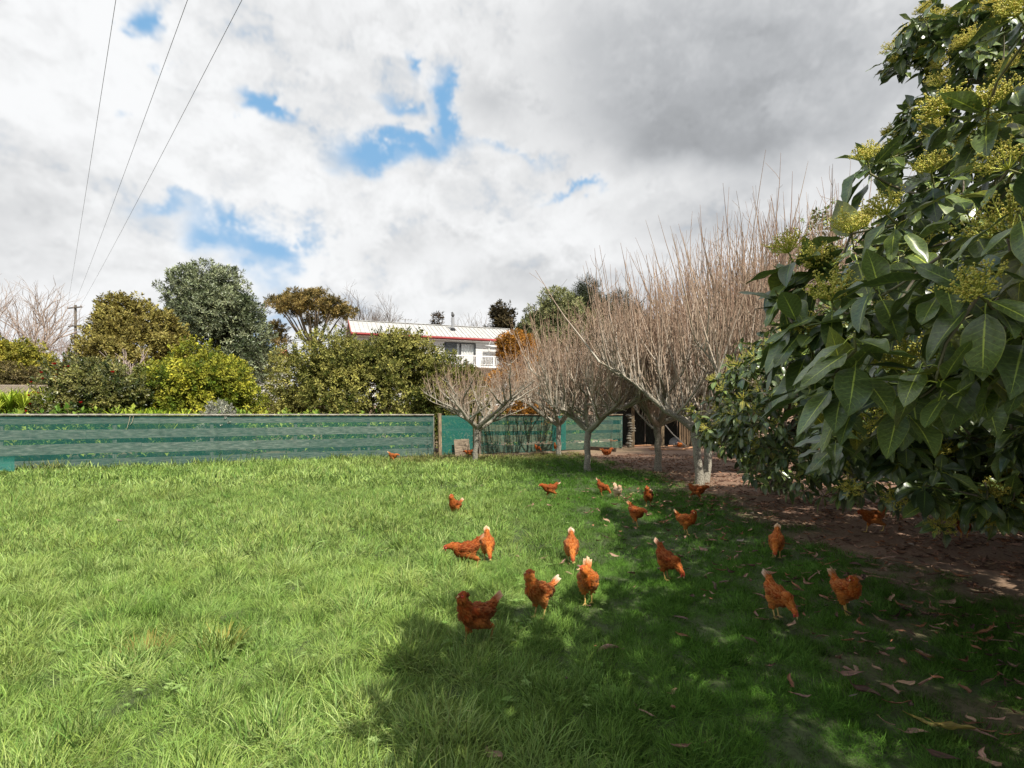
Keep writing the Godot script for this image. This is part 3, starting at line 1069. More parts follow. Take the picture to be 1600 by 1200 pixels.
# a crown of lobes: the sprigs stand on and inside an uneven, lobed surface
func crown(o: Node3D, called: String, size: Vector3, centre: Vector3, lobes: int, lobe: float, count: int, meshes: Array, scale: Vector2, c0: Color, c1: Color, m: Material, floor_y := 0.05, droop := 0.0) -> Array:
	var where := []
	for i in lobes:
		var d := sphere_dir()
		if d.y < -0.35: d.y = -d.y
		var rad := lobe * rr(0.5, 1.35)
		where.append([centre + d * (size - Vector3.ONE * rad * 0.55) * pow(rr(0.25, 1.0), 0.33), rad, rr(-0.5, 0.5)])
	var xf := []
	var tint := []
	for k in meshes:
		var e: Array[Transform3D] = []
		xf.append(e)
		tint.append(PackedColorArray())
	var tops := []
	var n := 0
	var tries := 0
	while n < count and tries < count * 5:
		tries += 1
		var lb: Array = where[rng.randi() % where.size()]
		var d := sphere_dir()
		var rad: float = lb[1]
		var c: Vector3 = lb[0]
		var p := c + d * Vector3(1, 0.85, 1) * rad * (1.0 - rr(0, 1) * rr(0, 0.45))
		if p.y < floor_y: continue
		var q := (p - centre) / size
		if q.length() > 1.12 + 0.1 * rr(-1, 1): continue
		if q.length() < 0.5 and rr(0, 1) < 0.35: continue
		var out := (d + (p - centre).normalized() * 0.6 + Vector3.UP * (0.55 - droop) + Vector3(rr(-1, 1), rr(-1, 1), rr(-1, 1)) * 0.55).normalized()
		var side := out.cross(Vector3(rr(-1, 1), rr(-1, 1), rr(-1, 1))).normalized()
		var b := Basis(side, out, side.cross(out)) * Basis(Vector3.UP, rr(0, TAU))
		var s := rr(scale.x, scale.y)
		var k := rng.randi() % meshes.size()
		xf[k].append(Transform3D(b.scaled_local(Vector3(s, s, s)), p))
		var f := clampf(0.5 + float(lb[2]) * 0.7 + rr(-0.45, 0.45) + noise_b.get_noise_3d(p.x * 1.5, p.y * 1.5, p.z * 1.5) * 0.6, 0.0, 1.0)
		tint[k].append(c0.lerp(c1, f) * rr(0.62, 1.3))
		if rng.randi() % 6 == 0: tops.append([p, out])
		n += 1
	for k in meshes.size():
		scatter(called, meshes[k], m, xf[k], tint[k], o)
	return tops


func stems(o: Node3D, height: float, width: float, count: int, r: float, col: Color) -> void:
	for k in count:
		var a := TAU * k / count + rr(-0.3, 0.3)
		var g := Geo.new()
		var pts := wander(Vector3(cos(a) * 0.06, -0.15, sin(a) * 0.06), Vector3(cos(a) * width / height, 1.0, sin(a) * width / height), height, 6, 0.12, 0.05)
		g.tube(pts, tapered(7, r, r * 0.3), 6, col, col)
		part("stem" if r < 0.1 else "limb", g.mesh(), M.bark, o)


# px range and top/bottom in the photo -> a bush of that real size at that distance
func bush(called: String, label: String, cat: String, d: float, x0: float, x1: float, ytop: float, deep: float, lobes: int, lobe: float, count: int, meshes: Array, scale: Vector2, c0: Color, c1: Color, m: Material, group := "", trunk := 0.0) -> Node3D:
	var mid := (x0 + x1) / 2
	var base := at(mid, 648, d) * Vector3(1, 0, 1)
	base.y = ground_height(base.x, d)
	var o := thing(called, label, cat, base, 0.0, group)
	var top := at(mid, ytop, d).y - base.y
	var half := (x1 - x0) / 2 / F * d
	var sz := Vector3(half, (top - trunk) * 0.60, deep)
	var c := Vector3(0, trunk + (top - trunk) * 0.40, 0)
	var tops := crown(o, "foliage", sz, c, lobes, lobe, count, meshes, scale, c0, c1, m, maxf(trunk * 0.7, 0.05))
	stems(o, maxf(top * 0.62, 0.4), half * 0.6, 5, clampf(top * 0.018, 0.015, 0.16), lin(0.22, 0.19, 0.15))
	if trunk > 0.5:
		var g := Geo.new()
		g.tube(wander(Vector3(0, -0.2, 0), Vector3.UP, trunk + 1.0, 5, 0.05, 0.05), tapered(6, top * 0.035, top * 0.022), 8, lin(0.25, 0.21, 0.17), lin(0.25, 0.21, 0.17))
		part("trunk", g.mesh(), M.bark, o)
	o.set_meta("tops", tops)
	return o


func build_bushes() -> void:
	rng.seed = 77
	var small := [sprig(11, 0.085, 0.040, 0.16, 1.5), sprig(12, 0.075, 0.042, 0.14, 1.6), sprig(10, 0.095, 0.04, 0.2, 1.4)]
	var oval := [sprig(10, 0.13, 0.06, 0.2, 1.5), sprig(11, 0.115, 0.062, 0.18, 1.6)]
	var long := [sprig(9, 0.22, 0.075, 0.22, 1.5), sprig(10, 0.2, 0.07, 0.25, 1.4)]
	var needle := [sprig(14, 0.2, 0.022, 0.3, 1.3)]
	# nearest, behind the fence
	bush("hedge_shrub", "broad dense olive green shrub before the white house", "shrub", 25.0, 396, 736, 518, 2.4, 90, 0.85, 11000, small, Vector2(1.0, 1.9), lin(0.07, 0.09, 0.016), lin(0.46, 0.43, 0.12), M.leaf, "shrubs behind the fence")
	bush("hedge_shrub", "lower olive shrub at the right foot of the broad one, behind the smallest bare tree", "shrub", 24.0, 640, 775, 560, 1.6, 26, 0.6, 3200, small, Vector2(1.0, 1.7), lin(0.06, 0.08, 0.016), lin(0.34, 0.33, 0.08), M.leaf, "shrubs behind the fence")
	var cam := bush("camellia", "dark leaved shrub with scattered red flowers behind the fence on the left", "shrub", 19.0, 62, 222, 556, 1.5, 40, 0.6, 4600, oval, Vector2(0.65, 1.1), lin(0.045, 0.07, 0.016), lin(0.34, 0.33, 0.10), M.gloss_leaf, "shrubs behind the fence")
	var reds: Array = cam.get_meta("tops")
	cam.remove_meta("tops")
	var fl := Geo.new()
	for i in 9:
		var az := i * 2.4
		leaf_into(fl, Vector3.ZERO, Vector3(cos(az), 0.5 + 0.1 * i, sin(az)).normalized(), Vector3.UP, 0.075, 0.07, Color.WHITE, -0.2)
	var flower := fl.mesh()
	var red := mat(0.55, 0.03, 0.03, 0.6)
	var n := 0
	for t in reds:
		var p: Vector3 = t[0]
		if p.z > 0.35 and n < 75 and (p.x < -0.2 or rr(0, 1) < 0.3):
			var f := part("flower", flower, red, cam)
			f.position = p + (t[1] as Vector3) * 0.17 + Vector3(0, 0, 0.05)
			f.scale = Vector3.ONE * rr(0.7, 1.25)
			n += 1
	bush("shrub", "yellow green bushy shrub left of the broad olive one", "shrub", 21.5, 215, 402, 540, 1.9, 44, 0.7, 5200, oval, Vector2(0.75, 1.3), lin(0.11, 0.16, 0.016), lin(0.58, 0.56, 0.07), M.leaf, "shrubs behind the fence")
	bush("shrub", "olive shrub between the red flowered one and the yellow green one", "shrub", 20.5, 172, 285, 574, 1.2, 22, 0.5, 2600, oval, Vector2(0.65, 1.05), lin(0.09, 0.12, 0.024), lin(0.42, 0.40, 0.11), M.leaf, "shrubs behind the fence")
	bush("shrub", "rounded light olive shrub at the far left edge behind the leafy bed", "shrub", 27.0, -130, 98, 514, 2.6, 46, 0.9, 5600, oval, Vector2(0.85, 1.5), lin(0.12, 0.14, 0.016), lin(0.56, 0.50, 0.08), M.leaf, "shrubs behind the fence")
	bush("shrub", "low brownish shrub under the rounded one at the far left", "shrub", 24.0, -60, 100, 566, 1.5, 22, 0.6, 2600, small, Vector2(1.0, 1.7), lin(0.13, 0.11, 0.04), lin(0.28, 0.22, 0.10), M.leaf, "shrubs behind the fence")
	bush("shrub", "small silver grey shrub just above the fence", "shrub", 18.2, 308, 370, 622, 0.5, 8, 0.3, 520, small, Vector2(0.6, 0.9), lin(0.26, 0.27, 0.22), lin(0.50, 0.50, 0.42), M.leaf, "shrubs behind the fence")
	bush("orange_shrub", "rust orange shrub below the white house behind the bare trees", "shrub", 26.0, 752, 866, 520, 1.5, 26, 0.65, 3600, small, Vector2(0.9, 1.5), lin(0.28, 0.13, 0.022), lin(0.60, 0.28, 0.05), M.leaf, "shrubs behind the fence")
	# bright plants along the foot of the fence on its far side
	var strap := Geo.new()
	for i in 26:
		var a := rr(0, TAU)
		blade(strap, Vector3(rr(-0.06, 0.06), 0, rr(-0.06, 0.06)), a, rr(0.1, 0.6), rr(0.5, 1.3), rr(0.5, 0.85), 0.045, Color(1, 1, 1) * rr(0.65, 1.0), 4)
	var strap_m := strap.mesh()
	var bed := thing("strap_leaved_bed", "bed of bright green strap leaved plants behind the fence at the far left", "plants", at(20, 648, 18.0) * Vector3(1, 0, 1))
	bed.set_meta("kind", "stuff")
	var xf: Array[Transform3D] = []
	var tint := PackedColorArray()
	for i in 190:
		var p := Vector3(rr(-6.5, 1.0), rr(1.6, 1.85), rr(-1.2, 1.4))
		if i > 130: p = Vector3(rr(3.3, 5.3), rr(0.95, 1.1), rr(-0.9, 0.2))
		xf.append(Transform3D(Basis(Vector3.UP, rr(0, TAU)).scaled(Vector3.ONE * rr(0.75, 1.25)), p))
		tint.append(lin(0.18, 0.30, 0.02).lerp(lin(0.50, 0.58, 0.07), rr(0, 1)))
	scatter("strap_leaves", strap_m, M.leaf, xf, tint, bed)
	var mound := Geo.new()
	mound.box(Vector3(-2.9, 0.75, 0.0), Vector3(7.6, 1.5, 2.8), Basis.IDENTITY, lin(0.07, 0.05, 0.03), 0.2)
	part("soil", mound.mesh(), M.ground, bed)
	var low := thing("garden_plants", "low leafy garden plants growing along the far side of the fence", "plants", fence_at(-1.0))
	low.set_meta("kind", "stuff")
	var inv := -fence_at(-1.0)
	var b := fence_basis()
	var xs: Array[Transform3D] = []
	var ts := PackedColorArray()
	for i in 2600:
		var t := rr(-2.4, 0.7)
		var h := rr(0.1, 1.35)
		if t > -1.6 and t < -1.15 or t > -0.95 and t < -0.75: h = rr(0.1, 1.55)
		xs.append(Transform3D(Basis(Vector3.UP, rr(0, TAU)).scaled(Vector3.ONE * rr(1.0, 2.2)), fence_at(t, h) + inv - b.z * rr(1.3, 3.2)))
		ts.append(lin(0.12, 0.24, 0.03).lerp(lin(0.50, 0.60, 0.10), pow(rr(0, 1), 1.5)))
	scatter("leaves", oval[0], M.leaf, xs, ts, low)
	# trees
	bush("round_tree", "tall rounded grey green tree with a dense crown left of the house", "tree", 31.0, 238, 420, 408, 3.1, 80, 0.95, 9500, long, Vector2(0.7, 1.15), lin(0.06, 0.085, 0.035), lin(0.33, 0.37, 0.21), M.gloss_leaf, "trees beyond the fence", 0.4)
	bush("golden_tree", "golden olive tree in front of the tall rounded grey green one", "tree", 26.5, 122, 292, 462, 2.4, 56, 0.75, 6200, oval, Vector2(0.85, 1.4), lin(0.15, 0.12, 0.022), lin(0.50, 0.44, 0.13), M.leaf, "trees beyond the fence", 0.8)
	bush("grey_green_tree", "grey green rounded tree at the right end of the house", "tree", 33.0, 796, 950, 456, 3.0, 60, 0.95, 7500, long, Vector2(0.65, 1.1), lin(0.06, 0.08, 0.028), lin(0.44, 0.45, 0.21), M.leaf, "trees beyond the fence", 1.2)
	bush("conifer", "dark conifer top showing above the grey green tree", "tree", 42.0, 884, 960, 440, 2.0, 26, 0.7, 1500, needle, Vector2(1.2, 2.2), lin(0.02, 0.03, 0.012), lin(0.06, 0.07, 0.025), M.leaf, "trees beyond the fence", 2.0)
	bush("conifer", "smaller dark conifer top right of the other one, behind the bare twigs", "tree", 42.0, 940, 1010, 458, 2.0, 20, 0.7, 1200, needle, Vector2(1.2, 2.2), lin(0.03, 0.035, 0.014), lin(0.08, 0.08, 0.03), M.leaf, "trees beyond the fence", 2.0)
	bush("dark_tree", "small dark brown leaved tree behind the right part of the house roof", "tree", 68.0, 760, 812, 473, 2.4, 18, 1.0, 900, long, Vector2(1.5, 2.6), lin(0.03, 0.026, 0.015), lin(0.11, 0.085, 0.04), M.leaf, "trees beyond the fence", 3.0)
	bush("dark_tree", "tip of a small brown tree just over the middle of the house ridge", "tree", 72.0, 672, 692, 489, 1.0, 8, 0.8, 200, long, Vector2(1.5, 2.4), lin(0.05, 0.03, 0.02), lin(0.13, 0.09, 0.05), M.leaf, "trees beyond the fence", 6.0)
	bush("backdrop_shrub", "dark green shrub behind the shed and the bare trees", "shrub", 33.0, 930, 1130, 505, 2.5, 40, 1.0, 4600, oval, Vector2(1.4, 2.4), lin(0.03, 0.036, 0.012), lin(0.12, 0.11, 0.04), M.leaf, "shrubs behind the fence")
	# umbrella shaped tree: flat lobes on bare forking limbs
	var base := at(482, 648, 62.0) * Vector3(1, 0, 1)
	base.y = ground_height(base.x, 62.0)
	var o := thing("umbrella_tree", "brown green tree with a flat umbrella crown left of the house roof", "tree", base, 0.0, "trees beyond the fence")
	var g := Geo.new()
	var tr := wander(Vector3(0, -0.3, 0), Vector3(0.05, 1, 0), 7.0, 5, 0.05, 0.05)
	g.tube(tr, tapered(6, 0.42, 0.28), 8, lin(0.23, 0.19, 0.15), lin(0.23, 0.19, 0.15))
	part("trunk", g.mesh(), M.bark, o)
	var all := []
	for k in 16:
		var a := k * 2.4
		var rad := 0.6 + 3.4 * sqrt((k + 0.5) / 16.0)
		var tip := Vector3(cos(a) * rad + 0.1, 12.6 - rad * rad * 0.15 + rr(-0.3, 0.3), sin(a) * rad)
		g = Geo.new()
		var p := tr[5]
		g.tube(PackedVector3Array([p, p.lerp(tip, 0.4) + Vector3(0, -0.5, 0), p.lerp(tip, 0.75), tip]), PackedFloat32Array([0.16, 0.11, 0.07, 0.03]), 5, lin(0.25, 0.2, 0.15), lin(0.25, 0.2, 0.15))
		part("limb", g.mesh(), M.bark, o)
		all.append(tip)
	all.append(Vector3(-3.6, 8.6, 0.6)); all.append(Vector3(-3.0, 7.2, 1.2)); all.append(Vector3(-4.2, 5.9, 0.4)); all.append(Vector3(-2.6, 5.2, 1.0)); all.append(Vector3(3.4, 10.4, 0.5))
	for tip in all:
		crown(o, "foliage", Vector3(1.45, 0.62, 1.45), tip, 7, 0.5, 150, [long[0]], Vector2(0.9, 1.5), lin(0.10, 0.09, 0.03), lin(0.50, 0.36, 0.12), M.leaf, 0.0)
	# leafless trees far off
	for a in [[575, 74.0, 454, 4.4, "round headed leafless tree behind the left end of the house roof", lin(0.17, 0.14, 0.125)], [605, 78.0, 466, 3.6, "smaller leafless tree close right of the round headed one", lin(0.18, 0.15, 0.13)], [748, 80.0, 484, 2.0, "faint leafless tree top behind the house flue", lin(0.26, 0.23, 0.21)],
			[50, 38.0, 424, 4.6, "pale leafless tree with a forked trunk at the far left", lin(0.34, 0.27, 0.22)], [-35, 36.0, 440, 4.2, "pale leafless tree cut by the left edge of the photo", lin(0.32, 0.25, 0.21)], [112, 42.0, 500, 3.4, "low leafless thicket tree before the power pole", lin(0.36, 0.29, 0.26)], [212, 24.0, 520, 0.6, "slender leafless sapling before the golden tree", lin(0.42, 0.34, 0.30)], [158, 23.5, 545, 0.6, "thin leafless sapling left of the golden tree", lin(0.40, 0.33, 0.29)]]:
		var d: float = a[1]
		var bs := at(a[0], 648, d) * Vector3(1, 0, 1)
		bs.y = ground_height(bs.x, d)
		bare_tree(a[4], bs, at(0, a[2], d).y - bs.y, a[3], a[5], 4 if d < 25.0 else 6)
	# what closes the horizon behind the gardens
	var far := thing("distant_trees", "far line of trees on the horizon behind the gardens", "trees", Vector3(0, 0, -150))
	far.set_meta("kind", "stuff")
	var fx: Array[Transform3D] = []
	var ft := PackedColorArray()
	for i in 5200:
		var x := rr(-260, 260)
		var h := 6.0 + 5.0 * noise_c.get_noise_1d(x * 1.3) + 2.5 * noise_b.get_noise_1d(x * 0.35)
		fx.append(Transform3D(Basis(Vector3.UP, rr(0, TAU)) * Basis(Vector3.RIGHT, rr(0, 1.0)), Vector3.ZERO).scaled_local(Vector3.ONE * rr(5.0, 11.0)).translated(Vector3(x, rr(0.0, maxf(h, 1.5)), rr(-14, 14))))
		ft.append(lin(0.05, 0.06, 0.03).lerp(lin(0.15, 0.15, 0.08), rr(0, 1)))
	scatter("foliage", oval[0], M.leaf, fx, ft, far)
	for c in get_children():
		if c.has_meta("tops"): c.remove_meta("tops")


# ------------------------------------------------------------------ avocado trees
func leaf_texture() -> ImageTexture:
	# u across the blade, v from stalk to tip: pale midrib and side veins, mottled blade
	var w := 96
	var h := 256
	var im := Image.create(w, h, false, Image.FORMAT_RGB8)
	for y in h:
		for x in w:
			var u := (x + 0.5) / w * 2.0 - 1.0
			var v := (y + 0.5) / h
			var au := absf(u)
			var l := 0.50 + 0.10 * noise_b.get_noise_2d(x * 0.06, y * 0.06) + 0.05 * noise_b.get_noise_2d(x * 0.3, y * 0.3)
			var col := Color(l * 0.92, l, l * 0.78)
			var s := v * 9.0 - au * 1.5 + (0.5 if u > 0.0 else 0.0)
			var vein := absf(s - roundf(s))
			var ve := ss(0.085, 0.02, vein) * (1.0 - 0.55 * au) * 0.42
			var mid := ss(0.085 * (1.15 - v), 0.035 * (1.15 - v), au)
			col = col.lerp(Color(0.95, 0.95, 0.62), clampf(ve, 0, 1))
			col = col.lerp(Color(1.0, 0.98, 0.62), mid * 0.9)
			if au > 0.93: col = col.lerp(Color(0.75, 0.72, 0.42), 0.5)
			var spot := noise_b.get_noise_2d(x * 0.11 + 300.0, y * 0.11)
			if spot > 0.52: col = col.lerp(Color(0.42, 0.30, 0.16), ss(0.52, 0.62, spot) * 0.8)
			im.set_pixel(x, y, col)
	return ImageTexture.create_from_image(im)


# leaf of unit length along +Z, blade facing +Y
func big_leaf(rows: int, width: float, bend: float, fold: float, wave: float, twist: float) -> ArrayMesh:
	var g := Geo.new()
	var cols := [-1.0, -0.5, 0.0, 0.5, 1.0] if rows > 5 else [-1.0, 0.0, 1.0]
	var stalk := 0.14
	var grid := []
	for j in rows + 1:
		var t := float(j) / rows
		var prof := pow(sin(PI * pow(t, 0.88)), 0.78) * (1.0 - 0.25 * t * t) if t < 0.999 else 0.0
		var z := stalk + (1.0 - stalk) * t
		var yc := -bend * z * z + 0.05 * z
		for u in cols:
			var a: float = u
			var ww := width * prof
			var y := yc + absf(a) * ww * fold + sin(t * 11.0 + a * 2.0) * wave * absf(a) * prof
			var tw := twist * t
			var p := Vector3(a * ww * cos(tw), y + a * ww * sin(tw), z - bend * 0.3 * z * z)
			grid.append(p)
	var nc := cols.size()
	for j in rows + 1:
		for i in nc:
			var p: Vector3 = grid[j * nc + i]
			var dx: Vector3 = grid[j * nc + mini(i + 1, nc - 1)] - grid[j * nc + maxi(i - 1, 0)]
			var dz: Vector3 = grid[mini(j + 1, rows) * nc + i] - grid[maxi(j - 1, 0) * nc + i]
			var nn := dz.cross(dx).normalized()
			if nn.length() < 0.5: nn = Vector3.UP
			g.add(p, nn, Color.WHITE, Vector2((float(cols[i]) + 1.0) * 0.5, float(j) / rows))
	for j in rows:
		for i in nc - 1:
			var a := j * nc + i
			g.quad(a, a + 1, a + nc + 1, a + nc)
	var mid := Vector2(0.5, 0.05)
	var s := g.v.size()
	g.tube(PackedVector3Array([Vector3.ZERO, Vector3(0, 0.02, stalk * 0.6), Vector3(0, -bend * stalk * stalk, stalk * 1.15)]), PackedFloat32Array([0.011, 0.010, 0.008]), 3, Color.WHITE, Color.WHITE)
	for k in range(s, g.v.size()): g.uv[k] = mid
	return g.mesh()


func panicle(stalks: int, size: float, buds: int) -> ArrayMesh:
	var g := Geo.new()
	var green := lin(0.80, 0.85, 0.30)
	for k in stalks:
		var a := k * 2.4
		var el := 0.15 + 1.15 * sqrt((k + 0.5) / stalks)
		var d := Vector3(cos(a) * sin(el), cos(el), sin(a) * sin(el))
		var pts := wander(Vector3.ZERO, d, size * rr(0.7, 1.1), 3, 0.12, 0.14)
		g.tube(pts, PackedFloat32Array([0.0030, 0.0026, 0.0022, 0.0014]), 3, green, green * 0.95)
		for q in buds:
			var t := 0.35 + 0.65 * (q + 0.5) / buds
			var p := along(pts, t)
			var sd := (sphere_dir() + d * 0.8 + Vector3.UP * 0.4).normalized()
			var e := p + sd * size * rr(0.10, 0.20)
			g.tube(PackedVector3Array([p, e]), PackedFloat32Array([0.0014, 0.001]), 3, green, green)
			for b in 3:
				var c := e + sphere_dir() * 0.007
				var r := rr(0.0026, 0.0046)
				var tone := lin(0.98, 0.95, 0.42).lerp(lin(0.85, 0.62, 0.22), rr(0, 1) * rr(0, 1))
				var s := g.v.size()
				for w in [Vector3.UP, Vector3.RIGHT, Vector3.BACK, Vector3.LEFT, Vector3.FORWARD, Vector3.DOWN]:
					g.add(c + w * r, w, tone)
				for f in [[0, 1, 2], [0, 2, 3], [0, 3, 4], [0, 4, 1], [5, 2, 1], [5, 3, 2], [5, 4, 3], [5, 1, 4]]:
					g.tri(s + f[0], s + f[1], s + f[2])
	return g.mesh()


func leaf_pose(base: Vector3, dir: Vector3, up: Vector3, l: float, w: float) -> Transform3D:
	var z := dir.normalized()
	var x := up.cross(z).normalized()
	var y := z.cross(x)
	return Transform3D(Basis(x * l * w, y * l, z * l), base)


# whorls: [position, axis, size of the leaves, flowers 0..1]; the trunk and limbs lead to them
func avocado(label: String, base: Vector3, trunk_r: float, fork: float, hubs: Array, whorls: Array, leaves: Array, flowers: Array, tone0: Color, tone1: Color, single: bool, per: int) -> void:
	var o := thing("avocado_tree", label, "tree", base, 0.0, "avocado trees on the right")
	var brown := lin(0.20, 0.16, 0.125)
	var g := Geo.new()
	var tr := wander(Vector3(0, -0.2, 0), Vector3.UP, fork + 0.2, 5, 0.06, 0.05)
	g.tube(tr, PackedFloat32Array([trunk_r * 1.5, trunk_r * 1.1, trunk_r, trunk_r * 0.95, trunk_r * 0.9, trunk_r * 0.8]), 10, brown, brown)
	part("trunk", g.mesh(), M.bark, o)
	var limbs := []
	for h in hubs:
		var tip: Vector3 = h - base
		var p := tr[5 - (limbs.size() % 2)]
		var pts := PackedVector3Array()
		for i in 8:
			var t := i / 7.0
			pts.append(p.lerp(tip, t) + Vector3(0, sin(t * PI) * 0.12 * (tip - p).length(), 0) + Vector3(rr(-1, 1), rr(-1, 1), rr(-1, 1)) * (0.07 if i > 0 else 0.0))
		g = Geo.new()
		g.tube(pts, tapered(8, trunk_r * 0.5, 0.022), 7, brown, brown)
		part("limb", g.mesh(), M.bark, o)
		limbs.append(pts)
	var tw := Geo.new()
	var cand := []      # [projected size, transform, tint, mesh]
	var cl := []
	var cam := Vector3(0, EYE, 0)
	# every shoot grows from the nearest wood that stands closer to the trunk
	var heart: Vector3 = tr[5]
	var node_p := PackedVector3Array()
	var node_d := PackedFloat32Array()
	for pts in limbs:
		for i in range(2, 8):
			node_p.append(pts[i])
			node_d.append((pts[i] - heart).length())
	whorls.sort_custom(func(a, b): return (a[0] - base - heart).length_squared() < (b[0] - base - heart).length_squared())
	for q in whorls:
		var tip: Vector3 = q[0] - base
		var ax: Vector3 = q[1]
		var mine := (tip - heart).length()
		var best := 1e9
		var from := heart
		for i in node_p.size():
			if node_d[i] < mine:
				var dd := node_p[i].distance_squared_to(tip)
				if dd < best:
					best = dd
					from = node_p[i]
		if best > 1e8: best = mine * mine
		var near := sqrt(best)
		var back := tip - ax * minf(near * 0.35, 0.3)
		var thick := clampf(0.004 + near * 0.006, 0.005, 0.016)
		tw.tube(PackedVector3Array([from, from.lerp(back, 0.5) + Vector3(rr(-1, 1), rr(-1.2, 0.4), rr(-1, 1)) * near * 0.10, back, tip]), PackedFloat32Array([thick, thick * 0.85, 0.0055, 0.004]), 4, brown * 0.8, lin(0.17, 0.18, 0.06))
		node_p.append(tip)
		node_d.append(mine)
		var size: float = q[2]
		var n := per + rng.randi() % 4
		var ph := rr(0, TAU)
		for k in n:
			var az := ph + k * 2.4
			var side := ax.cross(Vector3(0.3, 0.9, 0.2)).normalized()
			var out := side.rotated(ax, az)
			var el := rr(0.7, 1.75)
			var dir := (ax * cos(el) + out * sin(el) + Vector3.DOWN * rr(0.15, 1.0)).normalized()
			var up := (Vector3.UP + out * 0.5 + ax * 0.6 + Vector3(rr(-0.5, 0.5), 0, rr(-0.5, 0.5))).normalized()
			if absf(up.dot(dir)) > 0.95: up = (out + Vector3.UP * 0.2).normalized()
			var l := size * rr(0.65, 1.15)
			var pos := tip - ax * (k * 0.013 + 0.01)
			var world := pos + base
			var mid := world + dir * l * 0.5
			if (mid - cam).length() < 0.95: continue
			var f := clampf(rr(-0.15, 1.15), 0, 1)
			var tint := tone0.lerp(tone1, f) * rr(3.4, 5.4)
			if rr(0, 1) < 0.03: tint = lin(0.95, 0.80, 0.2)
			var score := 0.0
			if mid.z < -0.8 and mid.x / -mid.z > -0.95 and mid.x / -mid.z < 0.98 and absf((mid.y - EYE) / -mid.z - 0.055) < 0.73:
				score = l / -mid.z + rr(0, 0.004)
			cand.append([score, leaf_pose(pos, dir, up, l, rr(0.85, 1.15)), tint, rng.randi() % leaves.size()])
		if rr(0, 1) < float(q[3]):
			var fa := (ax + Vector3.UP * 0.7).normalized()
			var sx := fa.cross(Vector3(rr(-1, 1), 0.1, rr(-1, 1))).normalized()
			var s := rr(0.8, 1.2)
			cl.append([Transform3D(Basis(sx, fa, sx.cross(fa)).scaled_local(Vector3(s, s, s)), tip), Color(0.68, 0.63, 0.30) * rr(0.8, 1.1), rng.randi() % flowers.size(), (tip + base - cam).length()])
	part("twigs", tw.mesh(), M.twig, o, "stuff")
	var xf := []
	var tint := []
	for k in leaves:
		var e: Array[Transform3D] = []
		xf.append(e)
		tint.append(PackedColorArray())
	var rest_from := 0
	if single:
		cand.sort_custom(func(a, b): return a[0] > b[0])
		var shades := []
		for i in 6:
			var m: StandardMaterial3D = M.avocado_leaf.duplicate()
			var f := i / 5.0
			m.albedo_color = (tone0.lerp(tone1, f) * 4.8).linear_to_srgb()
			shades.append(m)
		shades[1].albedo_color = lin(0.62, 0.62, 0.14).linear_to_srgb()
		rest_from = mini(292, cand.size())
		for i in rest_from:
			var lf := part("leaf", leaves[cand[i][3]], shades[rng.randi() % 6 if rr(0, 1) < 0.3 else 2 + rng.randi() % 4], o)
			lf.transform = cand[i][1]
	for i in range(rest_from, cand.size()):
		xf[cand[i][3]].append(cand[i][1])
		tint[cand[i][3]].append(cand[i][2])
	for k in leaves.size():
		scatter("foliage", leaves[k], M.avocado_leaf, xf[k], tint[k], o)
	cl.sort_custom(func(a, b): return a[3] < b[3])
	var fx := []
	var ft := []
	for k in flowers:
		var e: Array[Transform3D] = []
		fx.append(e)
		ft.append(PackedColorArray())
	for i in cl.size():
		if single and i < 110:
			var fo := part("flower_cluster", flowers[cl[i][2]], M.avocado_flower, o)
			fo.transform = cl[i][0]
		else:
			fx[cl[i][2]].append(cl[i][0])
			ft[cl[i][2]].append(cl[i][1])
	for k in flowers.size():
		if fx[k].size(): scatter("flower_clusters", flowers[k], M.flower, fx[k], ft[k], o)


func shell(c: Vector3, r: Vector3, n: int, size: float, flower: float, lo: float, slant := false) -> Array:
	# tips on and a little inside an uneven ellipsoid, open towards the trunk side below
	var out := []
	while out.size() < n:
		var d := sphere_dir()
		var k := 1.0 + 0.20 * noise_b.get_noise_3d(d.x * 2.2 + c.x, d.y * 2.2, d.z * 2.2) + 0.10 * noise_b.get_noise_3d(d.x * 6.0, d.y * 6.0 + c.z, d.z * 6.0)
		var p := c + d * r * k * (1.0 - rr(0, 1) * rr(0, 0.30))
		if p.y < lo + rr(0, 0.35): continue
		if slant and p.x < 0.45 * maxf(-p.z, 0.0) + (p.y - 2.0) * lerpf(1.05 if p.y > 2.0 else 0.72, 0.72, ss(2.0, 4.0, -p.z)) + 0.02 + rr(-0.12, 0.2): continue      # the crown leans away from the open yard
		if (p - Vector3(0, EYE, 0)).length() < (2.9 if p.z < -0.7 and p.y < 3.1 else 1.5): continue
		var ax := (d * 1.0 + Vector3.UP * rr(0.1, 0.8) + Vector3(rr(-1, 1), rr(-1, 1), rr(-1, 1)) * 0.45).normalized()
		out.append([p, ax, size * rr(0.8, 1.15), flower * (0.55 + 0.45 * d.y)])
	return out


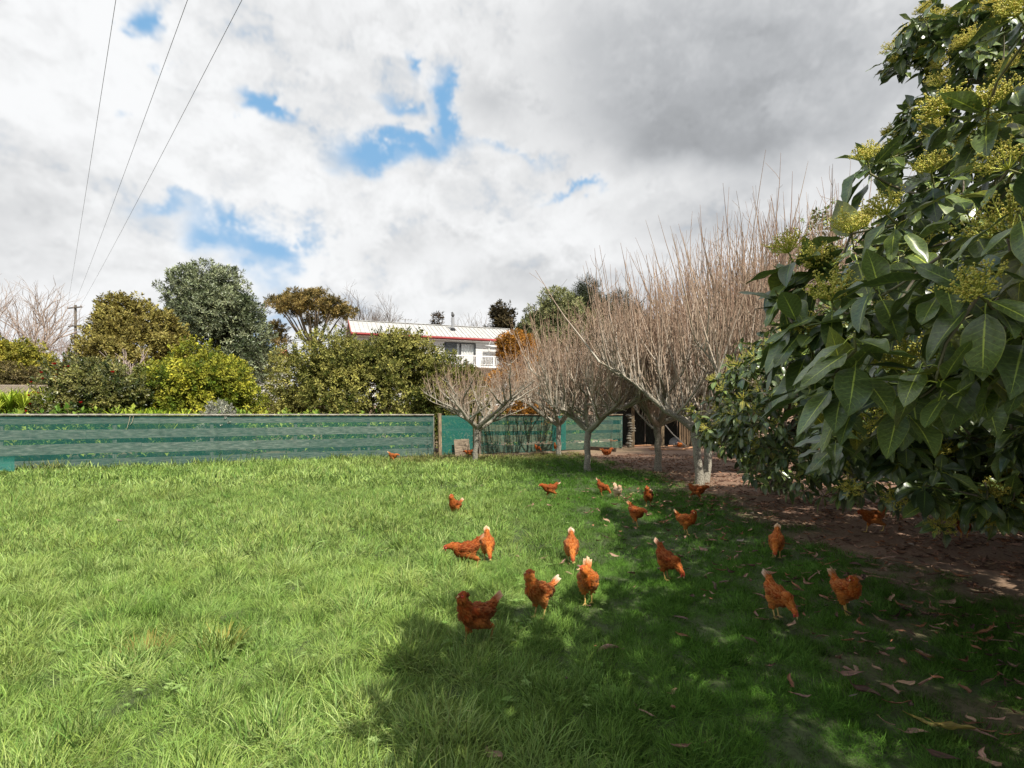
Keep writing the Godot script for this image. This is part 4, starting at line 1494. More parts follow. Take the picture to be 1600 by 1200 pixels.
func build_avocados() -> void:
	rng.seed = 909
	M.avocado_leaf = M.gloss_leaf.duplicate()
	M.avocado_leaf.albedo_texture = leaf_texture()
	M.avocado_leaf.roughness = 0.36
	M.avocado_leaf.metallic_specular = 0.65
	M.avocado_flower = M.flower.duplicate()
	M.avocado_flower.albedo_color = Color(0.66, 0.645, 0.31).linear_to_srgb()
	var fine := []
	for i in 8:
		fine.append(big_leaf(9, rr(0.17, 0.225), rr(0.0, 0.42), rr(0.05, 0.45), rr(0.015, 0.05), rr(-0.8, 0.8)))
	var plain := []
	for i in 3:
		plain.append(big_leaf(4, rr(0.16, 0.20), rr(0.1, 0.4), rr(0.1, 0.35), 0.0, rr(-0.4, 0.4)))
	var fl := [panicle(18, 0.105, 8), panicle(15, 0.12, 8), panicle(19, 0.095, 8)]
	var fl_far := [panicle(8, 0.13, 3)]
	var dark := lin(0.042, 0.066, 0.040)
	var light := lin(0.150, 0.180, 0.078)
	# the near tree
	var c := Vector3(4.75, 3.45, -1.3)
	var hubs := []
	for k in 13:
		var d := sphere_dir()
		if d.y < -0.3: d.y = -d.y
		hubs.append(c + d * Vector3(2.0, 1.8, 2.2))
	hubs.append(Vector3(2.0, 2.2, -2.2)); hubs.append(Vector3(2.6, 1.3, -4.0)); hubs.append(Vector3(2.3, 3.3, -2.4)); hubs.append(Vector3(3.6, 1.2, -4.6)); hubs.append(Vector3(4.0, 4.6, -5.0)); hubs.append(Vector3(2.3, 4.6, -0.3)); hubs.append(Vector3(1.4, 3.9, -0.4))
	var tips := shell(c, Vector3(3.35, 3.3, 4.4), 3000, 0.19, 0.34, 0.85, true)
	for i in 600:      # leafy shoots inside the crown
		var p := c + sphere_dir() * Vector3(2.7, 2.5, 3.6) * pow(rr(0.02, 1.0), 0.4)
		if p.y > 1.1 and p.x > 0.5 * maxf(-p.z, 0.0) + 0.75 * (p.y - 2.0) and (p - Vector3(0, EYE, 0)).length() > 3.2:
			tips.append([p, (sphere_dir() + Vector3.UP).normalized(), 0.19, 0.0])
	for i in 170:      # a bough that reaches out over the viewer and shades the grass
		var d := rr(-0.6, 1.5)
		var y := 3.1 + rr(0.0, 1.5)
		tips.append([Vector3(0.66 + 0.42 * (y - 3.0) + rr(0.0, 0.9) + 0.9 * ss(0.35, -0.5, d), y + maxf(d - 0.9, 0.0) * 0.6, -d), (sphere_dir() + Vector3(-0.5, 0.8, 0)).normalized(), 0.2, 0.2])
	for i in 130:
		tips.append([Vector3(rr(1.2, 3.0), rr(3.5, 4.9), rr(-0.25, 1.2)), (sphere_dir() + Vector3(-0.3, 0.8, 0)).normalized(), 0.2, 0.1])
	# branches that hang out towards the viewer: photo position, distance, size, flowers
	for a in [[1385, 335, 2.0, 1.0], [1300, 470, 1.95, 1.0], [1262, 535, 2.1, 0.9], [1415, 578, 2.0, 1.0], [1575, 372, 1.6, 1.0], [1480, 178, 2.3, 1.0], [1575, 265, 1.9, 1.0], [1355, 250, 2.5, 1.0], [1232, 395, 2.25, 1.0], [1278, 418, 2.2, 1.0], [1545, 168, 2.2, 1.0],
			[1590, 25, 1.9, 1.0], [1330, 365, 2.2, 1.0], [1440, 420, 1.9, 0.4], [1340, 490, 1.9, 0.0], [1490, 480, 1.8, 0.6], [1545, 520, 1.85, 0.0], [1400, 475, 2.1, 0.0], [1455, 270, 2.2, 0.7], [1510, 330, 2.0, 0.0], [1580, 450, 1.7, 0.0], [1220, 440, 2.3, 0.0], [1270, 580, 2.2, 0.0], [1370, 550, 2.2, 0.0], [1460, 595, 2.2, 0.3],
			[1600, 560, 1.9, 0.4], [1530, 600, 2.4, 0.0], [1400, 380, 2.2, 0.3], [1480, 380, 2.2, 0.3], [1420, 300, 2.4, 0.6], [1540, 230, 2.3, 0.5], [1212, 455, 2.1, 0.0], [1238, 505, 2.05, 0.0], [1262, 600, 1.9, 0.0], [1300, 590, 1.7, 0.0], [1335, 520, 1.6, 0.3], [1440, 560, 1.5, 0.3], [1530, 460, 1.4, 0.5], [1470, 400, 1.5, 0.0], [1590, 330, 1.4, 0.5], [1360, 440, 1.7, 0.0], [1395, 610, 1.7, 0.0], [1510, 560, 1.6, 0.0], [1580, 500, 1.5, 0.0]]:
		var p := at(a[0], a[1], a[2])
		tips.append([p, Vector3(-0.45 + rr(-0.3, 0.2), rr(0.1, 0.75), rr(-0.1, 0.6)).normalized(), 0.225 * rr(0.75, 1.15), a[3]])
	# the skirt of lower branches
	for i in 420:
		var d := rr(3.0, 5.8)
		var px := rr(1290, 1660)
		var low := 700.0 + 82.0 * ss(1330, 1520, px) - 20.0 * ss(4.0, 6.0, d)
		var p := at(px, lerpf(590, low, sqrt(rr(0, 1))), d)
		if p.y < 0.55: continue
		tips.append([p, Vector3(-0.4 + rr(-0.5, 0.5), rr(-0.2, 0.7), rr(0.0, 0.8)).normalized(), 0.19 * rr(0.8, 1.1), 0.18])
	for a in [[1470, 822, 3.4], [1490, 800, 3.5], [1555, 815, 3.4], [1330, 765, 4.4], [1400, 780, 4.2], [1600, 790, 3.2]]:
		tips.append([at(a[0], a[1], a[2]), Vector3(-0.3, -0.1, 0.5).normalized(), 0.14, 0.8])
	# the upper boughs that reach out to the left
	for a in [[1390, 85, 5.4], [1412, 70, 5.3], [1440, 95, 5.2], [1465, 60, 5.0], [1430, 45, 5.2], [1480, 110, 4.8], [1450, 20, 5.0], [1500, 40, 4.6], [1400, 205, 4.6], [1420, 180, 4.5], [1440, 215, 4.2], [1460, 150, 4.4], [1380, 250, 4.2], [1500, 80, 4.4], [1520, 5, 4.4], [1540, 70, 4.2], [1570, 110, 4.0], [1560, 20, 4.0]]:
		for k in 6:
			tips.append([at(a[0] + rr(-10, 25), a[1] + rr(-16, 16), a[2] + rr(-0.2, 0.4)), Vector3(-0.7, rr(0.0, 0.6), rr(-0.2, 0.6)).normalized(), 0.19, 0.35])
	avocado("nearest avocado tree, whose big leaves and flower clusters fill the right edge", Vector3(5.3, 0, -2.3), 0.17, 1.3, hubs, tips, fine, fl, dark, light, true, 8)
	# its neighbours down the row
	var sets := [
		["avocado tree with low dark skirts beside the double trunked bare tree", Vector3(5.35, 0, -11.2), Vector3(5.95, 1.6, -8.3), Vector3(2.85, 1.75, 2.9), 1700, 0.4],
		["avocado tree behind the others, its crown showing over the tallest bare twigs", Vector3(11.6, 0, -20.0), Vector3(11.6, 4.9, -20.0), Vector3(3.0, 3.9, 3.0), 1000, 1.6],
		["avocado tree in the dark between the nearest one and its neighbour", Vector3(8.6, 0, -6.8), Vector3(8.3, 3.2, -6.6), Vector3(2.6, 3.0, 2.6), 1000, 0.5]]
	for s in sets:
		var cc: Vector3 = s[2]
		var rad: Vector3 = s[3]
		var hb := []
		for k in 9:
			var d := sphere_dir()
			if d.y < -0.3: d.y = -d.y
			hb.append(cc + d * rad * 0.6)
		var size := 0.225 if s[5] != 1.6 else 0.24
		avocado(s[0], s[1], 0.16, 1.0, hb, shell(cc, rad, s[4], size, 0.55, s[5]), plain, fl_far, dark, light * (1.0 if s[5] != 1.6 else 1.3), false, 7)


# ------------------------------------------------------------------ house, pole and wires
func build_house() -> void:
	rng.seed = 66
	var d := 48.0
	var corner := at(549, 648, d) * Vector3(1, 0, 1)        # near left corner of the eaves
	var ang := deg_to_rad(20.0)
	var u := Vector3(cos(ang), 0, -sin(ang))                 # along the front, to the right
	var b := Basis(u, Vector3.UP, u.cross(Vector3.UP))       # +z of the house faces the garden
	var eave := at(0, 519, d).y
	var L := 15.8
	var W := 7.2
	var rise := 1.55
	var gy := ground_height(corner.x, d)
	var o := thing("white_house", "white two storey house with a pale ribbed roof and red fascia beyond the shrubs", "house", corner)
	o.basis = b
	var white := mat(0.56, 0.56, 0.545, 0.7)
	var wall := Geo.new()
	var over := 0.55
	# walls: origin at the near left corner of the roof edge; x along, z towards the garden
	var x0 := over
	var x1 := L - over
	var z0 := -over
	var z1 := -W + over
	var top := eave - 0.12
	# weatherboards on the front, the window openings left out
	var win := [[8.3, 11.3, eave - 2.35, eave - 0.42]]
	var y := gy - 0.3
	var k := 0
	while y < top:
		var h := minf(0.24, top - y)
		var spans := [[x0, x1]]
		if y + h > win[0][2] and y < win[0][3]:
			spans = [[x0, win[0][0]], [win[0][1], x1]]
		var g := Geo.new()
		for s in spans:
			g.box(Vector3((s[0] + s[1]) / 2, y + h / 2, z0 - 0.02 + 0.004 * (k % 2)), Vector3(s[1] - s[0], h - 0.012, 0.05), Basis(Vector3.RIGHT, 0.05), Color.WHITE, 0.006)
		if y > eave - 4.5: part("weatherboard", g.mesh(), white, o)
		else:
			wall.v.append_array(PackedVector3Array())
		y += h
		k += 1
	# core walls behind the boards
	var g := Geo.new()
	g.flat(Vector3(x0, gy - 0.5, z0 - 0.07), Vector3(win[0][0], gy - 0.5, z0 - 0.07), Vector3(win[0][0], top, z0 - 0.07), Vector3(x0, top, z0 - 0.07), Vector3.BACK, Color.WHITE)
	g.flat(Vector3(win[0][1], gy - 0.5, z0 - 0.07), Vector3(x1, gy - 0.5, z0 - 0.07), Vector3(x1, top, z0 - 0.07), Vector3(win[0][1], top, z0 - 0.07), Vector3.BACK, Color.WHITE)
	g.flat(Vector3(win[0][0], gy - 0.5, z0 - 0.07), Vector3(win[0][1], gy - 0.5, z0 - 0.07), Vector3(win[0][1], win[0][2], z0 - 0.07), Vector3(win[0][0], win[0][2], z0 - 0.07), Vector3.BACK, Color.WHITE)
	g.flat(Vector3(win[0][0], win[0][3], z0 - 0.07), Vector3(win[0][1], win[0][3], z0 - 0.07), Vector3(win[0][1], top, z0 - 0.07), Vector3(win[0][0], top, z0 - 0.07), Vector3.BACK, Color.WHITE)
	g.flat(Vector3(x0, gy - 0.5, z1), Vector3(x1, gy - 0.5, z1), Vector3(x1, top, z1), Vector3(x0, top, z1), Vector3.FORWARD, Color.WHITE)
	for x in [x0, x1]:
		var nn := Vector3.LEFT if x == x0 else Vector3.RIGHT
		g.flat(Vector3(x, gy - 0.5, z0 - 0.07), Vector3(x, gy - 0.5, z1), Vector3(x, top, z1), Vector3(x, top, z0 - 0.07), nn, Color.WHITE)
		var a := g.add(Vector3(x, top, z0), nn, Color.WHITE)
		var c := g.add(Vector3(x, top, z1), nn, Color.WHITE)
		var e := g.add(Vector3(x, top + rise * 0.9, (z0 + z1) / 2), nn, Color.WHITE)
		g.tri(a, c, e)
	part("wall", g.mesh(), white, o)
	# dark inside the open window
	g = Geo.new()
	g.box(Vector3((win[0][0] + win[0][1]) / 2, (win[0][2] + win[0][3]) / 2, z0 - 1.2), Vector3(3.6, 2.4, 0.1), Basis.IDENTITY, Color.WHITE)
	part("inner_wall", g.mesh(), mat(0.10, 0.09, 0.08, 0.9), o)
	var dark := mat(0.02, 0.02, 0.022, 0.45)
	var glass := StandardMaterial3D.new()
	glass.albedo_color = Color(0.5, 0.55, 0.55, 0.12)
	glass.transparency = BaseMaterial3D.TRANSPARENCY_ALPHA
	glass.roughness = 0.05
	var curtain := mat(0.62, 0.62, 0.60, 0.9)
	for q in [[8.3, 9.8], [9.8, 11.3]]:
		var f := Geo.new()
		var xa: float = q[0]
		var xb: float = q[1]
		var ya: float = win[0][2]
		var yb: float = win[0][3]
		f.box(Vector3((xa + xb) / 2, yb - 0.03, z0), Vector3(xb - xa - 0.004, 0.07, 0.09), Basis.IDENTITY, Color.WHITE, 0.008)
		f.box(Vector3((xa + xb) / 2, ya + 0.03, z0), Vector3(xb - xa - 0.004, 0.07, 0.09), Basis.IDENTITY, Color.WHITE, 0.008)
		f.box(Vector3(xa + 0.04, (ya + yb) / 2, z0), Vector3(0.07, yb - ya - 0.14, 0.088), Basis.IDENTITY, Color.WHITE, 0.008)
		f.box(Vector3(xb - 0.04, (ya + yb) / 2, z0), Vector3(0.07, yb - ya - 0.14, 0.088), Basis.IDENTITY, Color.WHITE, 0.008)
		var wo := part("window", f.mesh(), dark, o)
		var p := Geo.new()
		p.flat(Vector3(xa + 0.06, ya + 0.06, z0), Vector3(xb - 0.06, ya + 0.06, z0), Vector3(xb - 0.06, yb - 0.06, z0), Vector3(xa + 0.06, yb - 0.06, z0), Vector3.BACK, Color.WHITE)
		part("pane", p.mesh(), glass, wo)
	var cu := Geo.new()
	for q in [[9.55, 9.95], [9.95, 11.25]]:
		var n := int((float(q[1]) - float(q[0])) / 0.05)
		for i in n + 1:
			var xx: float = lerpf(q[0], q[1], float(i) / n)
			var zz := z0 - 0.25 + 0.05 * sin(xx * 24.0)
			var nn := Vector3(-1.0 * cos(xx * 24.0), 0, 1).normalized()
			var a := cu.add(Vector3(xx, win[0][2], zz), nn, Color.WHITE)
			var c := cu.add(Vector3(xx, win[0][3], zz), nn, Color.WHITE)
			if i > 0: cu.quad(a - 2, a, c, c - 2)
	part("curtain", cu.mesh(), curtain, o)
	# roof: each ribbed sheet is a piece
	var roof := thing_part("roof", o)
	var tin := mat(0.44, 0.435, 0.42, 0.55)
	tin.albedo_texture = noise_tex(41, 0.02, 4, [lin(0.8, 0.79, 0.77), lin(1, 1, 1)], [0.3, 0.7], 256)
	tin.uv1_triplanar = true
	tin.uv1_scale = Vector3(0.3, 0.3, 0.3)
	var ridge_y := eave + rise
	var sheets := 20
	var sw := L / sheets
	for side in [0, 1]:
		for i in sheets:
			var s := Geo.new()
			var za := 0.0 if side == 0 else -W
			var zb := -W / 2
			var slope := Vector3(0, ridge_y - eave, zb - za)
			var nn := (Vector3.RIGHT.cross(slope) if side == 0 else slope.cross(Vector3.RIGHT)).normalized()
			if nn.y < 0: nn = -nn
			var bx := Basis(Vector3.RIGHT, nn, Vector3.RIGHT.cross(nn))
			s.box(Vector3((i + 0.5) * sw, (eave + ridge_y) / 2, (za + zb) / 2) + nn * (0.02 + 0.003 * (i % 2)), Vector3(sw - 0.004, 0.02, slope.length()), bx, Color.WHITE * rr(0.94, 1.0), 0.003)
			for r in [0.0, 0.365]:
				s.box(Vector3(i * sw + 0.03 + r, (eave + ridge_y) / 2, (za + zb) / 2) + nn * 0.055, Vector3(0.05, 0.05, slope.length() - 0.01), bx, Color.WHITE, 0.012)
			part("roof_sheet", s.mesh(), tin, roof)
	g = Geo.new()
	g.box(Vector3(L / 2, ridge_y + 0.07, -W / 2), Vector3(L, 0.05, 0.3), Basis.IDENTITY, Color.WHITE, 0.02)
	part("ridge_cap", g.mesh(), tin, roof)
	var red := mat(0.36, 0.055, 0.055, 0.45)
	g = Geo.new()
	g.box(Vector3(L / 2, eave - 0.08, 0.06), Vector3(L + 0.1, 0.13, 0.13), Basis.IDENTITY, Color.WHITE, 0.03)
	part("gutter", g.mesh(), red, o)
	g = Geo.new()
	g.box(Vector3(L / 2, eave - 0.18, -0.02), Vector3(L, 0.10, 0.04), Basis.IDENTITY, Color.WHITE, 0.005)
	part("fascia", g.mesh(), mat(0.26, 0.05, 0.045, 0.6), o)
	g = Geo.new()
	g.box(Vector3(L / 2, eave - 0.24, -over / 2 - 0.02), Vector3(L - 0.1, 0.02, over - 0.06), Basis.IDENTITY, Color.WHITE, 0.004)
	part("soffit", g.mesh(), white, o)
	for za in [0.0, -W]:
		g = Geo.new()
		var from := Vector3(-0.03, eave - 0.05, za)
		var to := Vector3(-0.03, ridge_y - 0.03, -W / 2)
		var dir := (to - from).normalized()
		g.box((from + to) / 2, Vector3((to - from).length(), 0.22, 0.05), Basis(dir, Vector3.LEFT.cross(dir), Vector3.LEFT), Color.WHITE, 0.01)
		part("barge_board", g.mesh(), mat(0.40, 0.12, 0.09, 0.6), o)
	# flue with its cowl, roof vent, television aerial
	var fx := 9.5
	var fz := -W * 0.30
	var fy := eave + rise * 0.62
	var flue := thing_part("flue", o)
	g = Geo.new()
	g.tube(PackedVector3Array([Vector3(fx, fy - 0.2, fz), Vector3(fx, fy + 1.25, fz)]), PackedFloat32Array([0.15, 0.15]), 12, Color.WHITE, Color.WHITE)
	var steel := mat(0.45, 0.45, 0.45, 0.35)
	steel.metallic = 0.7
	part("flue_pipe", g.mesh(), steel, flue)
	g = Geo.new()
	g.tube(PackedVector3Array([Vector3(fx, fy - 0.3, fz), Vector3(fx, fy + 0.08, fz), Vector3(fx, fy + 0.2, fz)]), PackedFloat32Array([0.30, 0.26, 0.16]), 12, Color.WHITE, Color.WHITE)
	part("flashing", g.mesh(), dark, flue)
	g = Geo.new()
	g.ball(Vector3(fx, fy + 1.45, fz), Vector3(0.17, 0.2, 0.17), Color.WHITE, 6, 10)
	g.box(Vector3(fx - 0.06, fy + 1.66, fz), Vector3(0.2, 0.16, 0.03), Basis(Vector3.BACK, 0.5), Color.WHITE)
	part("cowl", g.mesh(), mat(0.06, 0.06, 0.06, 0.5), flue)
	var aerial := thing_part("aerial", o)
	g = Geo.new()
	var ax := Vector3(4.6, eave - 0.1, 0.2)
	g.tube(PackedVector3Array([ax, ax + Vector3(0, 1.45, 0)]), PackedFloat32Array([0.03, 0.03]), 6, Color.WHITE, Color.WHITE)
	part("mast", g.mesh(), mat(0.3, 0.3, 0.3, 0.5), aerial)
	for i in 5:
		g = Geo.new()
		g.tube(PackedVector3Array([ax + Vector3(-0.5 + i * 0.25, 1.42, -0.35), ax + Vector3(-0.5 + i * 0.25, 1.42, 0.35)]), PackedFloat32Array([0.018, 0.018]), 5, Color.WHITE, Color.WHITE)
		part("element", g.mesh(), mat(0.3, 0.3, 0.3, 0.5), aerial)
	g = Geo.new()
	g.tube(PackedVector3Array([ax + Vector3(-0.6, 1.42, 0), ax + Vector3(0.6, 1.42, 0)]), PackedFloat32Array([0.02, 0.02]), 5, Color.WHITE, Color.WHITE)
	part("boom", g.mesh(), mat(0.3, 0.3, 0.3, 0.5), aerial)
	# balcony: deck, posts, handrail, balusters
	var balcony := thing_part("balcony", o)
	var paint := mat(0.78, 0.78, 0.77, 0.6)
	var by := eave - 2.75
	g = Geo.new()
	g.box(Vector3(11.0, by, 0.35), Vector3(6.2, 0.16, 1.9), Basis.IDENTITY, Color.WHITE, 0.01)
	part("deck", g.mesh(), paint, balcony)
	for yy in [0.95, 0.2]:
		g = Geo.new()
		g.box(Vector3(11.0, by + yy, 1.25), Vector3(6.2, 0.09 if yy > 0.5 else 0.05, 0.08), Basis.IDENTITY, Color.WHITE, 0.01)
		part("handrail" if yy > 0.5 else "bottom_rail", g.mesh(), paint, balcony)
	for i in 5:
		g = Geo.new()
		g.box(Vector3(8.0 + i * 1.5, by + 0.45, 1.25), Vector3(0.10, 0.92, 0.074), Basis.IDENTITY, Color.WHITE, 0.01)
		part("post", g.mesh(), paint, balcony)
	for i in 40:
		g = Geo.new()
		g.box(Vector3(8.1 + i * 0.15, by + 0.57, 1.25), Vector3(0.035, 0.68, 0.035), Basis.IDENTITY, Color.WHITE, 0.004)
		part("baluster", g.mesh(), paint, balcony)
	g = Geo.new()
	g.tube(PackedVector3Array([Vector3(12.6, eave - 0.15, 0.05), Vector3(12.6, eave - 0.35, -0.3), Vector3(12.6, eave - 0.55, z0 + 0.06), Vector3(12.6, gy, z0 + 0.06)]), PackedFloat32Array([0.045, 0.045, 0.045, 0.045]), 7, Color.WHITE, Color.WHITE)
	part("downpipe", g.mesh(), paint, o)
	# pale awning at the right end
	g = Geo.new()
	g.box(Vector3(13.4, eave - 0.75, 0.75), Vector3(2.6, 0.06, 1.7), Basis(Vector3.RIGHT, 0.16), Color.WHITE, 0.01)
	part("awning", g.mesh(), paint, o)
	# sliver of another house: red roof left of the broad shrub
	var far := thing("far_house", "tiny red roofed house glimpsed between the round tree and the broad shrub", "house", at(424, 648, 75.0) * Vector3(1, 0, 1))
	g = Geo.new()
	g.box(Vector3(0, 5.0, 0), Vector3(3.6, 8.4, 4.0), Basis.IDENTITY, Color.WHITE, 0.02)
	part("wall", g.mesh(), mat(0.5, 0.46, 0.42, 0.8), far)
	g = Geo.new()
	for s in [-1, 1]:
		g.flat(Vector3(-2.1, 9.1, 2.3 * s), Vector3(2.1, 9.1, 2.3 * s), Vector3(2.1, 10.4, 0), Vector3(-2.1, 10.4, 0), Vector3(0, 0.85, 0.5 * s).normalized(), Color.WHITE)
	part("roof", g.mesh(), mat(0.36, 0.13, 0.08, 0.7), far)


func thing_part(called: String, parent: Node3D) -> Node3D:
	var p := Node3D.new()
	p.name = called
	parent.add_child(p, true)
	return p


func build_wires() -> void:
	rng.seed = 21
	var d := 58.0
	var base := at(118, 648, d) * Vector3(1, 0, 1)
	base.y = ground_height(base.x, d) - 0.3
	var top := at(0, 481, d).y
	var o := thing("power_pole", "distant wooden power pole with two crossarms at the left", "power pole", base)
	var grey := lin(0.22, 0.20, 0.18)
	var g := Geo.new()
	g.tube(PackedVector3Array([Vector3.ZERO, Vector3(0, top - base.y + 0.3, 0)]), PackedFloat32Array([0.17, 0.11]), 8, grey, grey)
	part("pole", g.mesh(), M.bark, o)
	var across := Basis(Vector3.UP, -0.35)
	for q in [[0.0, 2.3], [-1.9, 1.9]]:
		g = Geo.new()
		g.box(Vector3(0, top - base.y + float(q[0]), 0.14), Vector3(q[1], 0.13, 0.11), across, grey * 0.9, 0.01)
		part("crossarm", g.mesh(), M.wood, o)
	for x in [-1.05, 0.0, 1.05]:
		g = Geo.new()
		g.tube(PackedVector3Array([Vector3(0, 0, 0), Vector3(0, 0.1, 0), Vector3(0, 0.16, 0)]), PackedFloat32Array([0.045, 0.06, 0.03]), 8, Color.WHITE, Color.WHITE)
		var ins := part("insulator", g.mesh(), mat(0.35, 0.3, 0.27, 0.3), o)
		ins.position = across * Vector3(x, 0, 0.14) + Vector3(0, top - base.y + 0.05, 0)
	var black := mat(0.10, 0.10, 0.105, 0.6)
	var over := [[181, 0.0, "leftmost of the three overhead wires"], [293, 0.0, "middle one of the three overhead wires"], [378, 0.0, "rightmost of the three overhead wires"]]
	for k in 3:
		var a := base + across * Vector3(-1.05 + 1.05 * k, 0, 0.14) + Vector3(0, top - base.y + 0.21, 0)
		var through := at(over[k][0], over[k][1], 14.0)
		var end := a + (through - a) * 1.75          # the next pole stands behind the viewer
		var sag := 0.55
		# lift the far end so that the sagging wire still passes through that point
		end.y += sag * 4.0 * (1.0 / 1.75) * (1.0 - 1.0 / 1.75) * 1.75
		var pts := PackedVector3Array()
		for i in 41:
			var t := i / 40.0
			pts.append(a.lerp(end, t) - Vector3(0, sag * 4.0 * t * (1.0 - t), 0) - a)
		g = Geo.new()
		var r := PackedFloat32Array()
		for i in 41: r.append(0.0068)
		g.tube(pts, r, 5, Color.WHITE, Color.WHITE)
		var w := part(numbered("overhead_wire"), g.mesh(), black, self)
		w.position = a
		tag(w, over[k][2], "wire", "overhead wires to the power pole")


# ------------------------------------------------------------------ hens
# one continuous body: tapered capsules joined by a smooth minimum, meshed as surface nets
func hen_bones(p: Dictionary) -> Array:
	var hip := Vector3(0, p.get("hip", 0.225), 0)
	var a: float = p.get("pitch", 0.0)
	var R := func(v: Vector3) -> Vector3: return hip + (v - Vector3(0, 0.205, 0)).rotated(Vector3.RIGHT, a)
	var rust := lin(0.285, 0.064, 0.010)
	var deep := lin(0.20, 0.040, 0.007)
	var gold := lin(0.42, 0.130, 0.024)
	var buff := lin(0.48, 0.24, 0.09)
	var tone: float = p.get("pale", 0.0)
	if tone > 0.0:
		rust = rust.lerp(lin(0.48, 0.38, 0.28), tone); deep = deep.lerp(lin(0.42, 0.3, 0.2), tone); gold = gold.lerp(lin(0.55, 0.42, 0.3), tone)
	var head: Vector3 = p.head
	var hd: Vector3 = (p.face as Vector3).normalized()
	var nb: Vector3 = R.call(Vector3(0, 0.255, 0.105))
	var mid: Vector3 = nb.lerp(head, 0.55) + Vector3(0, 0.012, 0.018 if head.y > 0.3 else -0.01)
	var out := []
	var add := func(q0: Vector3, r0: float, q1: Vector3, r1: float, c: Color, k: float) -> void: out.append([q0, r0, q1, r1, c, k])
	add.call(R.call(Vector3(0, 0.205, 0.075)), 0.062, R.call(Vector3(0, 0.218, -0.015)), 0.074, rust, 0.03)
	add.call(R.call(Vector3(0, 0.218, -0.015)), 0.074, R.call(Vector3(0, 0.228, -0.095)), 0.052, rust, 0.03)
	add.call(R.call(Vector3(0, 0.24, -0.09)), 0.05, R.call(Vector3(0, 0.305, -0.145)), 0.024, rust, 0.03)
	add.call(R.call(Vector3(0, 0.17, -0.05)), 0.052, R.call(Vector3(0, 0.168, 0.03)), 0.05, gold.lerp(buff, 0.3), 0.03)
	add.call(R.call(Vector3(0, 0.235, 0.08)), 0.054, nb, 0.045, rust, 0.03)
	add.call(nb, 0.045, mid, 0.031, rust.lerp(gold, 0.4), 0.03)
	add.call(mid, 0.031, head - hd * 0.012, 0.025, gold, 0.02)
	add.call(head - hd * 0.012, 0.025, head + hd * 0.014, 0.021, deep.lerp(lin(0.45, 0.1, 0.06), 0.4), 0.015)
	for s in [-1.0, 1.0]:
		add.call(R.call(Vector3(s * 0.050, 0.24, 0.06)), 0.034, R.call(Vector3(s * 0.054, 0.228, -0.03)), 0.042, deep, 0.012)
		add.call(R.call(Vector3(s * 0.054, 0.228, -0.03)), 0.042, R.call(Vector3(s * 0.036, 0.25, -0.13)), 0.014, deep, 0.012)
	if p.get("sits", false):
		return out
	for s in [0, 1]:
		var foot: Vector3 = p.feet[s]
		var sx := -1.0 if s == 0 else 1.0
		var th: Vector3 = R.call(Vector3(sx * 0.046, 0.17, -0.005))
		var hock := Vector3(foot.x, foot.y + 0.085, foot.z - 0.022)
		add.call(th, 0.046, th.lerp(hock, 0.75), 0.02, gold.lerp(buff, 0.15), 0.025)
		add.call(th.lerp(hock, 0.7), 0.022, hock, 0.0105, gold, 0.012)
	return out


func capsule(x: Vector3, b: Array) -> float:
	var p: Vector3 = b[0]
	var pa := x - p
	var ba: Vector3 = b[2]
	ba -= p
	var h := clampf(pa.dot(ba) / ba.length_squared(), 0.0, 1.0)
	return (pa - ba * h).length() - lerpf(b[1], b[3], h)


